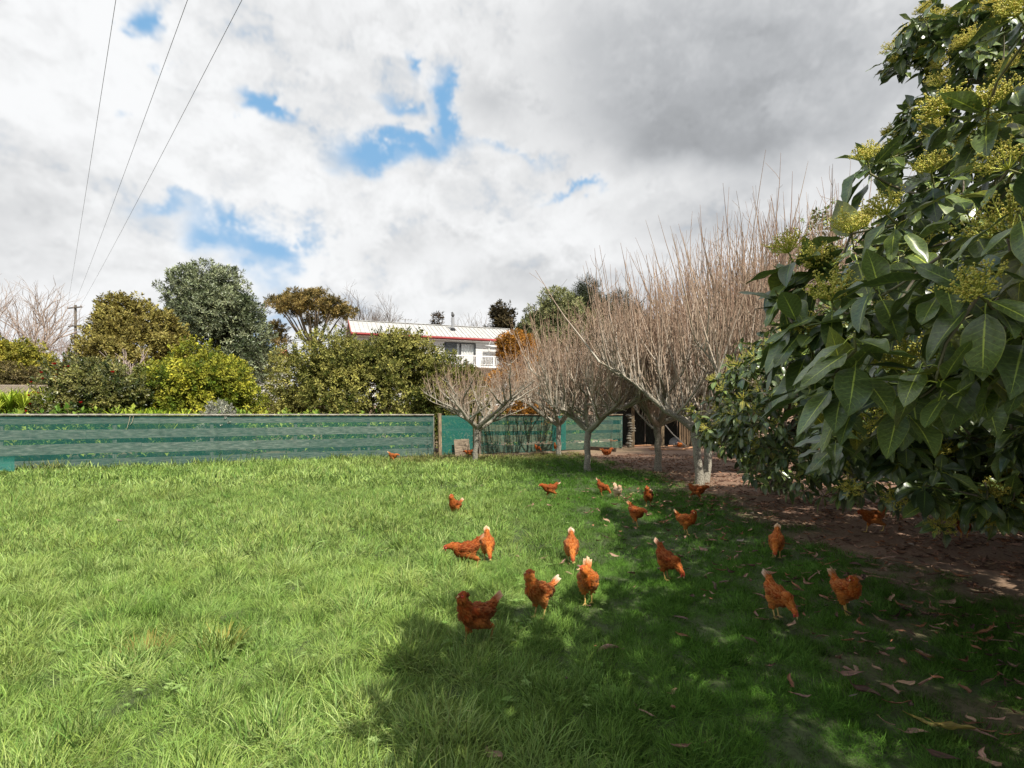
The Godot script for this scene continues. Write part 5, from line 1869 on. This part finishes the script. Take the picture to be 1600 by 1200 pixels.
func hen_mesh(p: Dictionary) -> ArrayMesh:
	var bones := hen_bones(p)
	var lo := Vector3(9, 9, 9)
	var hi := -lo
	for b in bones:
		for q in [[b[0], b[1]], [b[2], b[3]]]:
			var r: float = q[1] + 0.03
			lo = lo.min(q[0] - Vector3(r, r, r))
			hi = hi.max(q[0] + Vector3(r, r, r))
	var cell := 0.0105
	var nx := int((hi.x - lo.x) / cell) + 2
	var ny := int((hi.y - lo.y) / cell) + 2
	var nz := int((hi.z - lo.z) / cell) + 2
	var f := PackedFloat32Array()
	f.resize(nx * ny * nz)
	f.fill(0.1)
	for b in bones:      # each bone touches only the cells near it
		var k: float = b[5]
		var r := maxf(b[1], b[3]) + 0.04
		var p0: Vector3 = b[0]
		var p1: Vector3 = b[2]
		var a := ((p0.min(p1) - Vector3(r, r, r) - lo) / cell).clamp(Vector3.ZERO, Vector3(nx - 1, ny - 1, nz - 1))
		var e := ((p0.max(p1) + Vector3(r, r, r) - lo) / cell).clamp(Vector3.ZERO, Vector3(nx - 1, ny - 1, nz - 1))
		var ba := p1 - p0
		var inv := 1.0 / ba.length_squared()
		var r0: float = b[1]
		var dr: float = b[3] - r0
		for z in range(int(a.z), int(e.z) + 1):
			for y in range(int(a.y), int(e.y) + 1):
				var at_ := (z * ny + y) * nx
				for x in range(int(a.x), int(e.x) + 1):
					var pa := lo + Vector3(x, y, z) * cell - p0
					var h := clampf(pa.dot(ba) * inv, 0.0, 1.0)
					var dist := (pa - ba * h).length() - r0 - dr * h
					var was := f[at_ + x]
					var m := maxf(k - absf(dist - was), 0.0)
					f[at_ + x] = minf(dist, was) - m * m * 0.25 / k
	var g := Geo.new()
	var ids := PackedInt32Array()
	ids.resize(nx * ny * nz)
	ids.fill(-1)
	var sx := 1
	var sy := nx
	var sz := nx * ny
	var offs := [0, sx, sy, sx + sy, sz, sx + sz, sy + sz, sx + sy + sz]
	for z in nz - 1:
		for y in ny - 1:
			for x in nx - 1:
				var c := z * sz + y * sy + x
				var inside := 0
				for o in offs:
					if f[c + o] < 0.0: inside += 1
				if inside == 0 or inside == 8: continue
				var sum := Vector3.ZERO
				var n := 0
				for e in [[0, 1], [0, 2], [0, 4], [1, 3], [1, 5], [2, 3], [2, 6], [3, 7], [4, 5], [4, 6], [5, 7], [6, 7]]:
					var v0 := f[c + offs[e[0]]]
					var v1 := f[c + offs[e[1]]]
					if (v0 < 0.0) != (v1 < 0.0):
						var t := v0 / (v0 - v1)
						var q0 := Vector3(e[0] & 1, (e[0] >> 1) & 1, e[0] >> 2)
						var q1 := Vector3(e[1] & 1, (e[1] >> 1) & 1, e[1] >> 2)
						sum += q0.lerp(q1, t)
						n += 1
				var pos := lo + (Vector3(x, y, z) + sum / n) * cell
				var nn := Vector3(f[c + sx] - f[c], f[c + sy] - f[c], f[c + sz] - f[c]) + Vector3(f[c + 7 * 0 + sx + sy + sz] - f[c + sy + sz], f[c + sx + sy + sz] - f[c + sx + sz], f[c + sx + sy + sz] - f[c + sx + sy])
				# colour of the nearest bones, with the scalloped tone of feathers
				var col := Color(0, 0, 0, 1)
				var wsum := 0.0
				for b in bones:
					var dist := maxf(capsule(pos, b), 0.0)
					var w := exp(-dist * 110.0)
					var bc: Color = b[4]
					col.r += bc.r * w; col.g += bc.g * w; col.b += bc.b * w
					wsum += w
				col = col * (1.0 / maxf(wsum, 1e-5))
				var tone := 1.0 + 0.35 * noise_b.get_noise_3d(pos.x * 30.0, pos.y * 30.0, pos.z * 16.0) + 0.30 * noise_b.get_noise_3d(pos.x * 80.0, pos.y * 80.0, pos.z * 45.0)
				col = Color(col.r * tone, col.g * tone, col.b * tone)
				ids[c] = g.add(pos, nn.normalized(), col)
	for z in range(1, nz - 1):
		for y in range(1, ny - 1):
			for x in range(1, nx - 1):
				var c := z * sz + y * sy + x
				var s0 := f[c] < 0.0
				if s0 != (f[c + sx] < 0.0): g.quad(ids[c], ids[c - sy], ids[c - sy - sz], ids[c - sz])
				if s0 != (f[c + sy] < 0.0): g.quad(ids[c], ids[c - sx], ids[c - sx - sz], ids[c - sz])
				if s0 != (f[c + sz] < 0.0): g.quad(ids[c], ids[c - sx], ids[c - sx - sy], ids[c - sy])
	var skin := g.v.size()
	# contour feathers lying along the body, lifted a little at their tips
	var back := Vector3(0, 0.25, -1.0).rotated(Vector3.RIGHT, p.get("pitch", 0.0))
	for i in 900:
		var s := rng.randi() % skin
		var pos := g.v[s]
		var nn := g.n[s]
		if (pos - (p.head as Vector3)).length() < 0.035: continue
		var low: bool = pos.y < 0.13 and not p.get("sits", false)
		if low and rr(0, 1) < 0.8: continue
		var t := back + Vector3(0, -0.35, 0) * absf(nn.x)
		t = (t - nn * t.dot(nn)).normalized()
		var side := t.cross(nn)
		var l := rr(0.022, 0.04)
		var w := l * 0.36
		var k := rr(0.78, 1.22)
		var col := Color(g.c[s].r * k, g.c[s].g * k * rr(0.9, 1.2), g.c[s].b * k)
		var edge := col.lerp(lin(0.58, 0.26, 0.09), 0.5)
		var n2 := (nn + t * 0.25).normalized()
		var a := g.add(pos - nn * 0.002, n2, col)
		var b := g.add(pos + t * l * 0.6 + side * w + nn * 0.004, (n2 + side * 0.5).normalized(), col)
		var c := g.add(pos + t * l * 0.6 - side * w + nn * 0.004, (n2 - side * 0.5).normalized(), col)
		var e := g.add(pos + t * l + nn * 0.007, n2, edge)
		g.tri(a, b, e); g.tri(a, e, c)
	# scaly legs and toes join on below the feathers
	if not p.get("sits", false):
		var yellow := lin(0.52, 0.36, 0.13)
		for s in 2:
			var foot: Vector3 = p.feet[s]
			var hock := Vector3(foot.x, foot.y + 0.085, foot.z - 0.022)
			var ankle := foot + Vector3(0, 0.012, -0.004)
			g.tube(PackedVector3Array([hock + Vector3(0, 0.02, 0.006), hock, ankle.lerp(hock, 0.5), ankle]), PackedFloat32Array([0.008, 0.0085, 0.0068, 0.0075]), 7, yellow, yellow)
			for q in [-0.55, 0.0, 0.55, PI]:
				var d := Vector3(sin(q), 0, cos(q))
				var l := 0.045 if q < 2.0 else 0.022
				g.tube(PackedVector3Array([ankle, ankle + d * l * 0.5 + Vector3(0, -0.005, 0), ankle + d * l + Vector3(0, -0.012, 0)]), PackedFloat32Array([0.0065, 0.0055, 0.002]), 5, yellow, lin(0.4, 0.3, 0.15))
	return g.mesh()


func hen_prototype(p: Dictionary) -> Node3D:
	var o := Node3D.new()
	part("body", hen_mesh(p), M.feather, o)
	var head: Vector3 = p.head
	var fd: Vector3 = (p.face as Vector3).normalized()
	var side := fd.cross(Vector3.UP).normalized()
	var up := side.cross(fd).normalized()
	var g := Geo.new()
	g.tube(PackedVector3Array([head + fd * 0.026 + up * 0.002, head + fd * 0.042, head + fd * 0.056 - up * 0.006]), PackedFloat32Array([0.0095, 0.0065, 0.001]), 7, Color.WHITE, Color.WHITE)
	part("beak", g.mesh(), M.horn, o)
	g = Geo.new()
	# single comb: an upright fin with points
	var ids := []
	for i in 9:
		var t := i / 8.0
		var root := head + fd * lerpf(0.032, -0.022, t) + up * lerpf(0.014, 0.020, t)
		var h := (0.005 + 0.009 * sin(t * PI)) * (1.0 if i % 2 == 1 else 0.55)
		for s in [-1.0, 1.0]:
			g.add(root + side * 0.0035 * s, side * s, Color.WHITE)
			g.add(root + up * h + side * 0.0012 * s, (side * s + up).normalized(), Color.WHITE)
	for i in 8:
		for s in 2:
			var a := i * 4 + s * 2
			g.quad(a, a + 1, a + 5, a + 4)
		g.quad(i * 4 + 1, i * 4 + 3, i * 4 + 7, i * 4 + 5)
	part("comb", g.mesh(), M.comb, o)
	g = Geo.new()
	for s in [-1.0, 1.0]:
		g.ball(head + fd * 0.024 - up * 0.026 + side * 0.007 * s, Vector3(0.004, 0.009, 0.006), Color.WHITE, 5, 7)
		g.ball(head + fd * 0.012 - up * 0.002 + side * 0.0215 * s, Vector3(0.006, 0.011, 0.013), Color.WHITE, 5, 7)
	part("wattles", g.mesh(), M.comb, o)
	for s in [-1.0, 1.0]:
		g = Geo.new()
		g.ball(head + fd * 0.014 + up * 0.006 + side * 0.0235 * s, Vector3.ONE * 0.005, Color.WHITE, 5, 7)
		part("eye", g.mesh(), M.eye, o)
	# tail: a fan of pale quills, folded like a roof
	g = Geo.new()
	var a0: float = p.get("pitch", 0.0)
	var hip := Vector3(0, p.get("hip", 0.225), 0)
	var root: Vector3 = hip + Vector3(0, 0.085, -0.125).rotated(Vector3.RIGHT, a0)
	var tone: Color = p.get("tail", lin(0.62, 0.50, 0.38))
	for i in 11:
		var q := (i - 5) / 5.0
		var lift: float = p.get("lift", 0.95)
		var dir := Vector3(q * 0.26, sin(lift) - 0.25 * absf(q), -cos(lift)).rotated(Vector3.RIGHT, a0 * 0.6).normalized()
		var l := 0.098 * (1.0 - 0.22 * absf(q)) * rr(0.9, 1.1)
		var w := Vector3(0.25 * signf(q + 0.01), 0.2, 0.6).cross(dir).normalized()
		var nn := w.cross(dir).normalized()
		var c0 := lin(0.40, 0.15, 0.05)
		var prev := []
		for k in 4:
			var t := k / 3.0
			var ww: float = [0.009, 0.013, 0.011, 0.003][k]
			var c := c0.lerp(tone, ss(0.45, 1.1, t + rr(-0.1, 0.1)))
			var pos := root + Vector3(q * 0.018, 0, 0) + dir * l * t + Vector3(0, 0.012 * t * t, -0.02 * t * t)
			var v0 := g.add(pos - w * ww, nn, c)
			var v1 := g.add(pos + w * ww, nn, c)
			if k > 0: g.quad(prev[0], prev[1], v1, v0)
			prev = [v0, v1]
	part("tail", g.mesh(), M.feather, o)
	return o


func build_hens() -> void:
	rng.seed = 1234
	var stand := [Vector3(-0.042, 0, 0.012), Vector3(0.042, 0, -0.012)]
	var stride := [Vector3(-0.038, 0, 0.075), Vector3(0.04, 0.03, -0.11)]
	var white := lin(0.66, 0.55, 0.43)
	var poses := {
		"walk": {"head": Vector3(0.01, 0.40, 0.125), "face": Vector3(0.1, -0.12, 1), "pitch": -0.22, "feet": stride, "tail": lin(0.66, 0.48, 0.34)},
		"tall": {"head": Vector3(-0.015, 0.415, 0.105), "face": Vector3(-0.2, -0.05, 1), "pitch": -0.38, "feet": stand, "tail": white},
		"turn": {"head": Vector3(-0.06, 0.37, 0.12), "face": Vector3(-0.9, -0.15, 0.6), "pitch": -0.1, "feet": [Vector3(-0.03, 0, 0.03), Vector3(0.035, 0, -0.03)], "tail": white, "lift": 1.15},
		"low": {"head": Vector3(0.01, 0.27, 0.215), "face": Vector3(0, -0.45, 1), "pitch": 0.12, "feet": stride, "tail": lin(0.62, 0.42, 0.26), "lift": 0.7},
		"peck": {"head": Vector3(0.01, 0.105, 0.20), "face": Vector3(0, -1, 0.5), "pitch": 0.42, "feet": stand, "tail": lin(0.70, 0.58, 0.46), "lift": 0.75},
		"level": {"head": Vector3(0, 0.30, 0.20), "face": Vector3(0.1, -0.3, 1), "pitch": 0.02, "feet": stride, "tail": lin(0.72, 0.60, 0.48), "lift": 0.35},
		"buff": {"head": Vector3(0.0, 0.36, 0.13), "face": Vector3(0.2, -0.2, 1), "pitch": 0.0, "feet": stand, "tail": white, "pale": 0.9},
		"sit": {"head": Vector3(0.05, 0.225, 0.165), "face": Vector3(0.7, -0.2, 0.7), "pitch": 0.0, "hip": 0.095, "feet": stand, "sits": true, "tail": lin(0.5, 0.25, 0.1), "lift": 0.3},
	}
	var proto := {}
	for k in poses:
		proto[k] = hen_prototype(poses[k])
	# photo position of the feet, pose, heading in degrees (0 faces the viewer, -90 left, 90 right, 180 away), size, label
	var flock := [
		[743, 1012, "walk", -52, 1.02, "nearest brown hen, striding to the left at the edge of the shade"],
		[842, 968, "tall", -48, 1.0, "brown hen standing tall with a white tail, just right of the nearest one"],
		[919, 946, "turn", -5, 0.98, "brown hen with raised white tail and turned head, third from front"],
		[728, 893, "low", -78, 1.02, "orange hen with lowered head walking left in the sun, left one of the sunny pair"],
		[762, 876, "peck", 8, 1.0, "orange hen pecking towards the viewer in the sun, right one of the sunny pair"],
		[893, 880, "peck", -4, 1.02, "orange hen head down at the tip of the sunny grass, tail up"],
		[1042, 912, "peck", 38, 1.04, "brown hen bent rightward, white tail tip, in the middle of the shade"],
		[1214, 970, "peck", 25, 0.98, "large pecking hen, left one of the front right pair"],
		[1322, 962, "turn", 12, 0.92, "round brown hen standing upright, right one of the front right pair"],
		[1213, 874, "peck", -32, 1.0, "brown hen pecking leftward, pale tail up, at the edge of the dirt"],
		[1073, 837, "turn", 55, 0.95, "brown hen with a white tail standing left of the dirt, head to the right"],
		[994, 824, "low", 30, 0.95, "brown hen stepping with one leg out, in the dappled light"],
		[711, 810, "tall", -30, 0.92, "orange hen alone in the sun on the left"],
		[859, 780, "level", -85, 0.98, "dark brown hen with body level, farthest left of the back row"],
		[941, 775, "peck", 62, 0.98, "brown hen leaning down to the right in the back row, beside the buff hen"],
		[965, 782, "buff", 10, 0.85, "pale buff hen, the only whitish one of the flock"],
		[1013, 792, "tall", -25, 0.92, "dark hen with white tail tip right of the buff hen"],
		[1090, 784, "level", 70, 1.0, "hen with pale tail walking to the right before the double trunked tree"],
		[1364, 834, "level", -88, 1.05, "brown hen with a long pale tail walking left on the bare earth"],
		[1506, 842, "tall", 160, 0.95, "hen half hidden behind the hanging avocado twig at the right"],
		[614, 724, "low", 80, 1.0, "orange hen by the fence, left of the twin posts"],
		[733, 717, "low", -80, 1.05, "hen half behind the trunk of the smallest bare tree"],
		[839, 707, "peck", 70, 1.05, "hen scratching before the fence between two bare trunks"],
		[868, 706, "tall", 200, 0.95, "hen mostly hidden behind the slim bare trunk"],
		[948, 712, "sit", 60, 1.35, "plump hen sitting beside the dark timber sleeper"],
		[958, 698, "level", 75, 1.1, "hen at the back just behind the sitting one"],
		[1062, 699, "sit", -60, 1.1, "orange hen resting before the shed near the grey tub"],
	]
	# no two birds wear quite the same red
	var coats := []
	for c in [lin(0.95, 0.95, 0.95), lin(0.68, 0.58, 0.55), lin(1.0, 1.0, 1.0), lin(0.82, 0.72, 0.66), lin(1.0, 0.94, 0.8)]:
		var m: StandardMaterial3D = M.feather.duplicate()
		m.albedo_color = (c as Color).linear_to_srgb()
		coats.append(m)
	for h in flock:
		var src: Node3D = proto["tall" if h[2] == "buff" and h[0] > 1200 else h[2]]
		var o: Node3D = src.duplicate()
		o.name = numbered("hen")
		var coat: Material = coats[1 if h[5].contains("dark") or h[5].contains("nearest brown") else rng.randi() % 5]
		for q in o.get_children():
			if q.name.begins_with("body") or q.name.begins_with("tail"): q.material_override = coat
		add_child(o)
		o.position = on_ground(h[0], h[1]) + Vector3(0, 0.02, 0)
		o.rotation.y = deg_to_rad(float(h[3]))
		o.scale = Vector3.ONE * float(h[4]) * (0.80 if h[2] == "peck" else 0.90)
		tag(o, h[5], "hen", "brown hens in the yard")
	for k in proto: proto[k].free()


# ------------------------------------------------------------------ fallen leaves, sticks
func curled_leaf(width: float, curl: float, roll: float) -> ArrayMesh:
	# dry leaf: rolled along its length, crumpled, with a torn edge and a bent stalk
	var g := Geo.new()
	var twist := rr(-0.7, 0.7)
	var lobe := rr(0.6, 1.0)
	for j in 8:
		var t := j / 7.0
		var prof := pow(sin(PI * clampf(pow(t, lobe) * 0.94 + 0.03, 0, 1)), 0.8)
		for i in 7:
			var u := (i - 3) / 3.0
			var w := width * prof * (1.0 - rr(0, 0.35) * absf(u))
			var a := u * roll + twist * (t - 0.5)
			var p := Vector3(sin(a) * w / maxf(roll, 0.3), (1.0 - cos(a)) * w / maxf(roll, 0.3) + curl * (t - 0.5) * (t - 0.5) + rr(-0.025, 0.025), t - 0.5 + rr(-0.02, 0.02))
			p.x += 0.12 * sin(t * 5.0 + twist * 4.0)
			var k := rr(0.55, 1.05) * (1.25 if i == 3 else 1.0)
			g.add(p, Vector3(-sin(a) + rr(-0.3, 0.3), cos(a), -curl * 2.0 * (t - 0.5) + rr(-0.3, 0.3)).normalized(), Color(k, k * rr(0.85, 1.0), k * rr(0.75, 1.0)) * 0.8)
	for j in 7:
		for i in 6:
			var a := j * 7 + i
			g.quad(a, a + 1, a + 8, a + 7)
	g.tube(PackedVector3Array([Vector3(0.1 * sin(twist * 4.0), curl * 0.25, -0.49), Vector3(0.02, curl * 0.3 + 0.03, -0.6), Vector3(0.06, curl * 0.3 + 0.05, -0.72)]), PackedFloat32Array([0.02, 0.014, 0.01]), 4, Color(0.6, 0.5, 0.4), Color(0.6, 0.5, 0.4))
	return g.mesh()


func build_litter() -> void:
	rng.seed = 3131
	var shapes := []
	for i in 6:
		shapes.append(curled_leaf(rr(0.15, 0.26), rr(0.1, 1.1), rr(0.5, 2.2)))
	var kinds := [
		[lin(0.44, 0.27, 0.20), "curled pinkish tan leaf fallen on the grass"], [lin(0.15, 0.085, 0.06), "dark brown leaf fallen on the grass"],
		[lin(0.48, 0.33, 0.22), "pale tan dry leaf fallen on the grass"], [lin(0.38, 0.18, 0.09), "rusty brown leaf fallen at the edge of the dirt"]]
	var mats := []
	for k in kinds:
		var m := mat(1, 1, 1, 0.7, true)
		m.albedo_color = ((k[0] as Color) * 0.78).linear_to_srgb()
		mats.append(m)
	# the ones that lie where the photo shows them
	var spots := [[947, 1020, 0, 1.5], [1310, 1045, 0, 1.3], [1325, 1056, 0, 0.9], [1338, 1060, 2, 0.9], [1352, 1103, 1, 1.3], [1052, 1100, 2, 0.8], [1098, 870, 0, 1.2], [1062, 914, 1, 0.9], [880, 885, 0, 1.2], [905, 893, 0, 1.1], [848, 880, 2, 1.0], [808, 874, 2, 0.9], [960, 876, 2, 1.1], [1010, 1132, 2, 0.8], [770, 1196, 2, 1.1], [1475, 835, 3, 1.0], [1205, 905, 3, 1.0], [190, 822, 2, 1.3], [128, 780, 1, 1.2], [1130, 852, 3, 1.1], [980, 836, 0, 1.3], [1150, 880, 0, 1.0], [872, 795, 2, 1.1], [752, 764, 2, 1.1], [925, 805, 1, 1.2], [960, 795, 3, 1.2], [820, 770, 2, 1.0], [1445, 1038, 3, 1.0], [1380, 965, 3, 1.0], [1420, 975, 3, 1.2], [1285, 1005, 2, 0.8], [1175, 1015, 1, 0.9], [1190, 945, 0, 0.9]]
	for i in 330:
		var d := 2.6 + 9.0 * pow(rr(0, 1), 0.8)
		var x := rr(-0.2, 4.3)
		var k := dirt(x, d)
		if k > 0.85 or x / d > 0.95 or rr(0, 1) > 0.10 + ss(0.6, 2.8, x) * 0.9: continue
		spots.append([800 + x / d * F, HORIZON + EYE * F / d, rng.randi() % 4, rr(0.6, 1.1)])
	for s in spots:
		var k: int = s[2]
		var p := on_ground(s[0], s[1])
		var o := part(numbered("fallen_leaf"), shapes[rng.randi() % 6], mats[k], self)
		o.position = p + Vector3(0, 0.056 + rr(0, 0.02), 0)
		var l := 0.105 * float(s[3])
		o.basis = (Basis(Vector3.UP, rr(0, TAU)) * Basis(Vector3.RIGHT, rr(-0.4, 0.4)) * Basis(Vector3.BACK, rr(-0.5, 0.5) + (PI if rr(0, 1) < 0.4 else 0.0))).scaled_local(Vector3(l, l, l))
		tag(o, kinds[k][1], "leaf", kinds[k][1] + ", several alike")
	# two yellow leaves of the tree at the bottom right
	var yl := mat(1, 1, 1, 0.6, true)
	yl.albedo_color = lin(0.36, 0.30, 0.07).linear_to_srgb()
	var words := ["yellow green leaf lying alone near the bottom right corner", "long yellow leaf with a brown tip right of the other yellow one", "tan leaf lying left of the two yellow ones"]
	var q := 0
	for s in [[1445, 1147, 0.13], [1492, 1157, 0.17], [1432, 1163, 0.12]]:
		var o := part(numbered("fallen_leaf"), shapes[q], yl if q < 2 else mats[2], self)
		o.position = on_ground(s[0], s[1]) + Vector3(0, 0.045, 0)
		o.basis = Basis(Vector3.UP, 0.9 + q * 0.3).scaled_local(Vector3.ONE * float(s[2]))
		tag(o, words[q], "leaf")
		q += 1
	# what nobody could count: the litter on the bare earth
	var litter := Node3D.new()
	litter.name = "leaf_litter"
	add_child(litter)
	tag(litter, "brown leaf litter, bark and chaff strewn over the bare earth under the trees", "litter", "", "stuff")
	var xf := []
	var tint := []
	for i in 6:
		var e: Array[Transform3D] = []
		xf.append(e)
		tint.append(PackedColorArray())
	for i in 42000:
		var d := 2.4 + 20.0 * pow(rr(0, 1), 1.3)
		var x := rr(0.5, 12.0)
		if x > d * 0.98 + 1.5: continue
		var k := dirt(x, d)
		if rr(0, 1) > 0.015 + maxf(k * 0.9, ss(1.2, 3.6, x) * 0.42 * ss(14.0, 9.0, d)): continue
		if noise_b.get_noise_2d(x * 0.9, d * 0.9) + rr(-0.5, 0.5) < -0.12: continue
		var l := rr(0.02, 0.10) if rr(0, 1) < 0.75 else rr(0.08, 0.14)
		var b := Basis(Vector3.UP, rr(0, TAU)) * Basis(Vector3.RIGHT, rr(-0.35, 0.35)) * Basis(Vector3.BACK, rr(-0.5, 0.5))
		var m := rng.randi() % 6
		xf[m].append(Transform3D(b.scaled_local(Vector3(l * rr(0.5, 1.3), l, l)), Vector3(x, ground_height(x, d) + 0.01 + (1.0 - k) * 0.05, -d)))
		var c: Color = kinds[rng.randi() % 4][0]
		if rr(0, 1) < 0.02: c = lin(0.45, 0.42, 0.36)
		tint[m].append(c * rr(0.5, 1.35))
	for i in 6:
		scatter("dead_leaves", shapes[i], M.litter, xf[i], tint[i], litter)
	# fallen twigs
	var sticks := [[1465, 1068, 0.42, 0.5, "long reddish stick lying in the shaded grass at the right"], [1540, 1010, 0.3, -0.3, "thin stick on the leaf litter at the right edge"], [1250, 800, 0.5, 0.2, "stick on the bare earth under the avocado tree"], [1110, 826, 0.35, 0.7, "short stick in the grass right of the back hens"], [1270, 905, 0.4, 0.9, "pale stick among the fallen leaves at the edge of the dirt"], [1385, 910, 0.35, -0.5, "stick on the dirt between the hens at the right"]]
	for s in sticks:
		var g := Geo.new()
		var l: float = s[2]
		var pts := wander(Vector3(-l / 2, 0, 0), Vector3.RIGHT, l, 5, 0.12, 0.0)
		g.tube(pts, tapered(6, 0.007, 0.003), 5, lin(0.28, 0.15, 0.10), lin(0.33, 0.22, 0.16))
		var o := part(numbered("fallen_stick"), g.mesh(), M.twig, self)
		o.position = on_ground(s[0], s[1]) + Vector3(0, 0.045, 0)
		o.rotation.y = s[3]
		tag(o, s[4], "stick", "sticks fallen on the ground")
	# coarse grass and seedlings in the dirt
	var weeds := [[1340, 800, "small green seedling on the bare earth under the avocado tree"], [1238, 795, "yellowish seedling left of the other one on the bare earth"]]
	for w in weeds:
		var o := thing("seedling", w[2], "seedling", on_ground(w[0], w[1]))
		var g := Geo.new()
		for i in 7:
			var a := i * 2.4
			leaf_into(g, Vector3(0, 0.05 + i * 0.018, 0), Vector3(cos(a), 0.7, sin(a)).normalized(), Vector3.UP, 0.08, 0.03, lin(0.22, 0.27, 0.06))
		part("leaves", g.mesh(), M.leaf, o)
		g = Geo.new()
		g.tube(PackedVector3Array([Vector3(0, -0.02, 0), Vector3(0.005, 0.1, 0), Vector3(0, 0.2, 0.01)]), PackedFloat32Array([0.004, 0.003, 0.002]), 5, lin(0.2, 0.2, 0.08), lin(0.2, 0.24, 0.08))
		part("stem", g.mesh(), M.twig, o)


func _ready() -> void:
	build_camera()
	build_sky()
	build_materials()
	build_ground()
	build_grass()
	build_house()
	build_fence()
	build_yard()
	build_wires()
	build_bushes()
	build_fruit_trees()
	build_avocados()
	build_hens()
	build_litter()
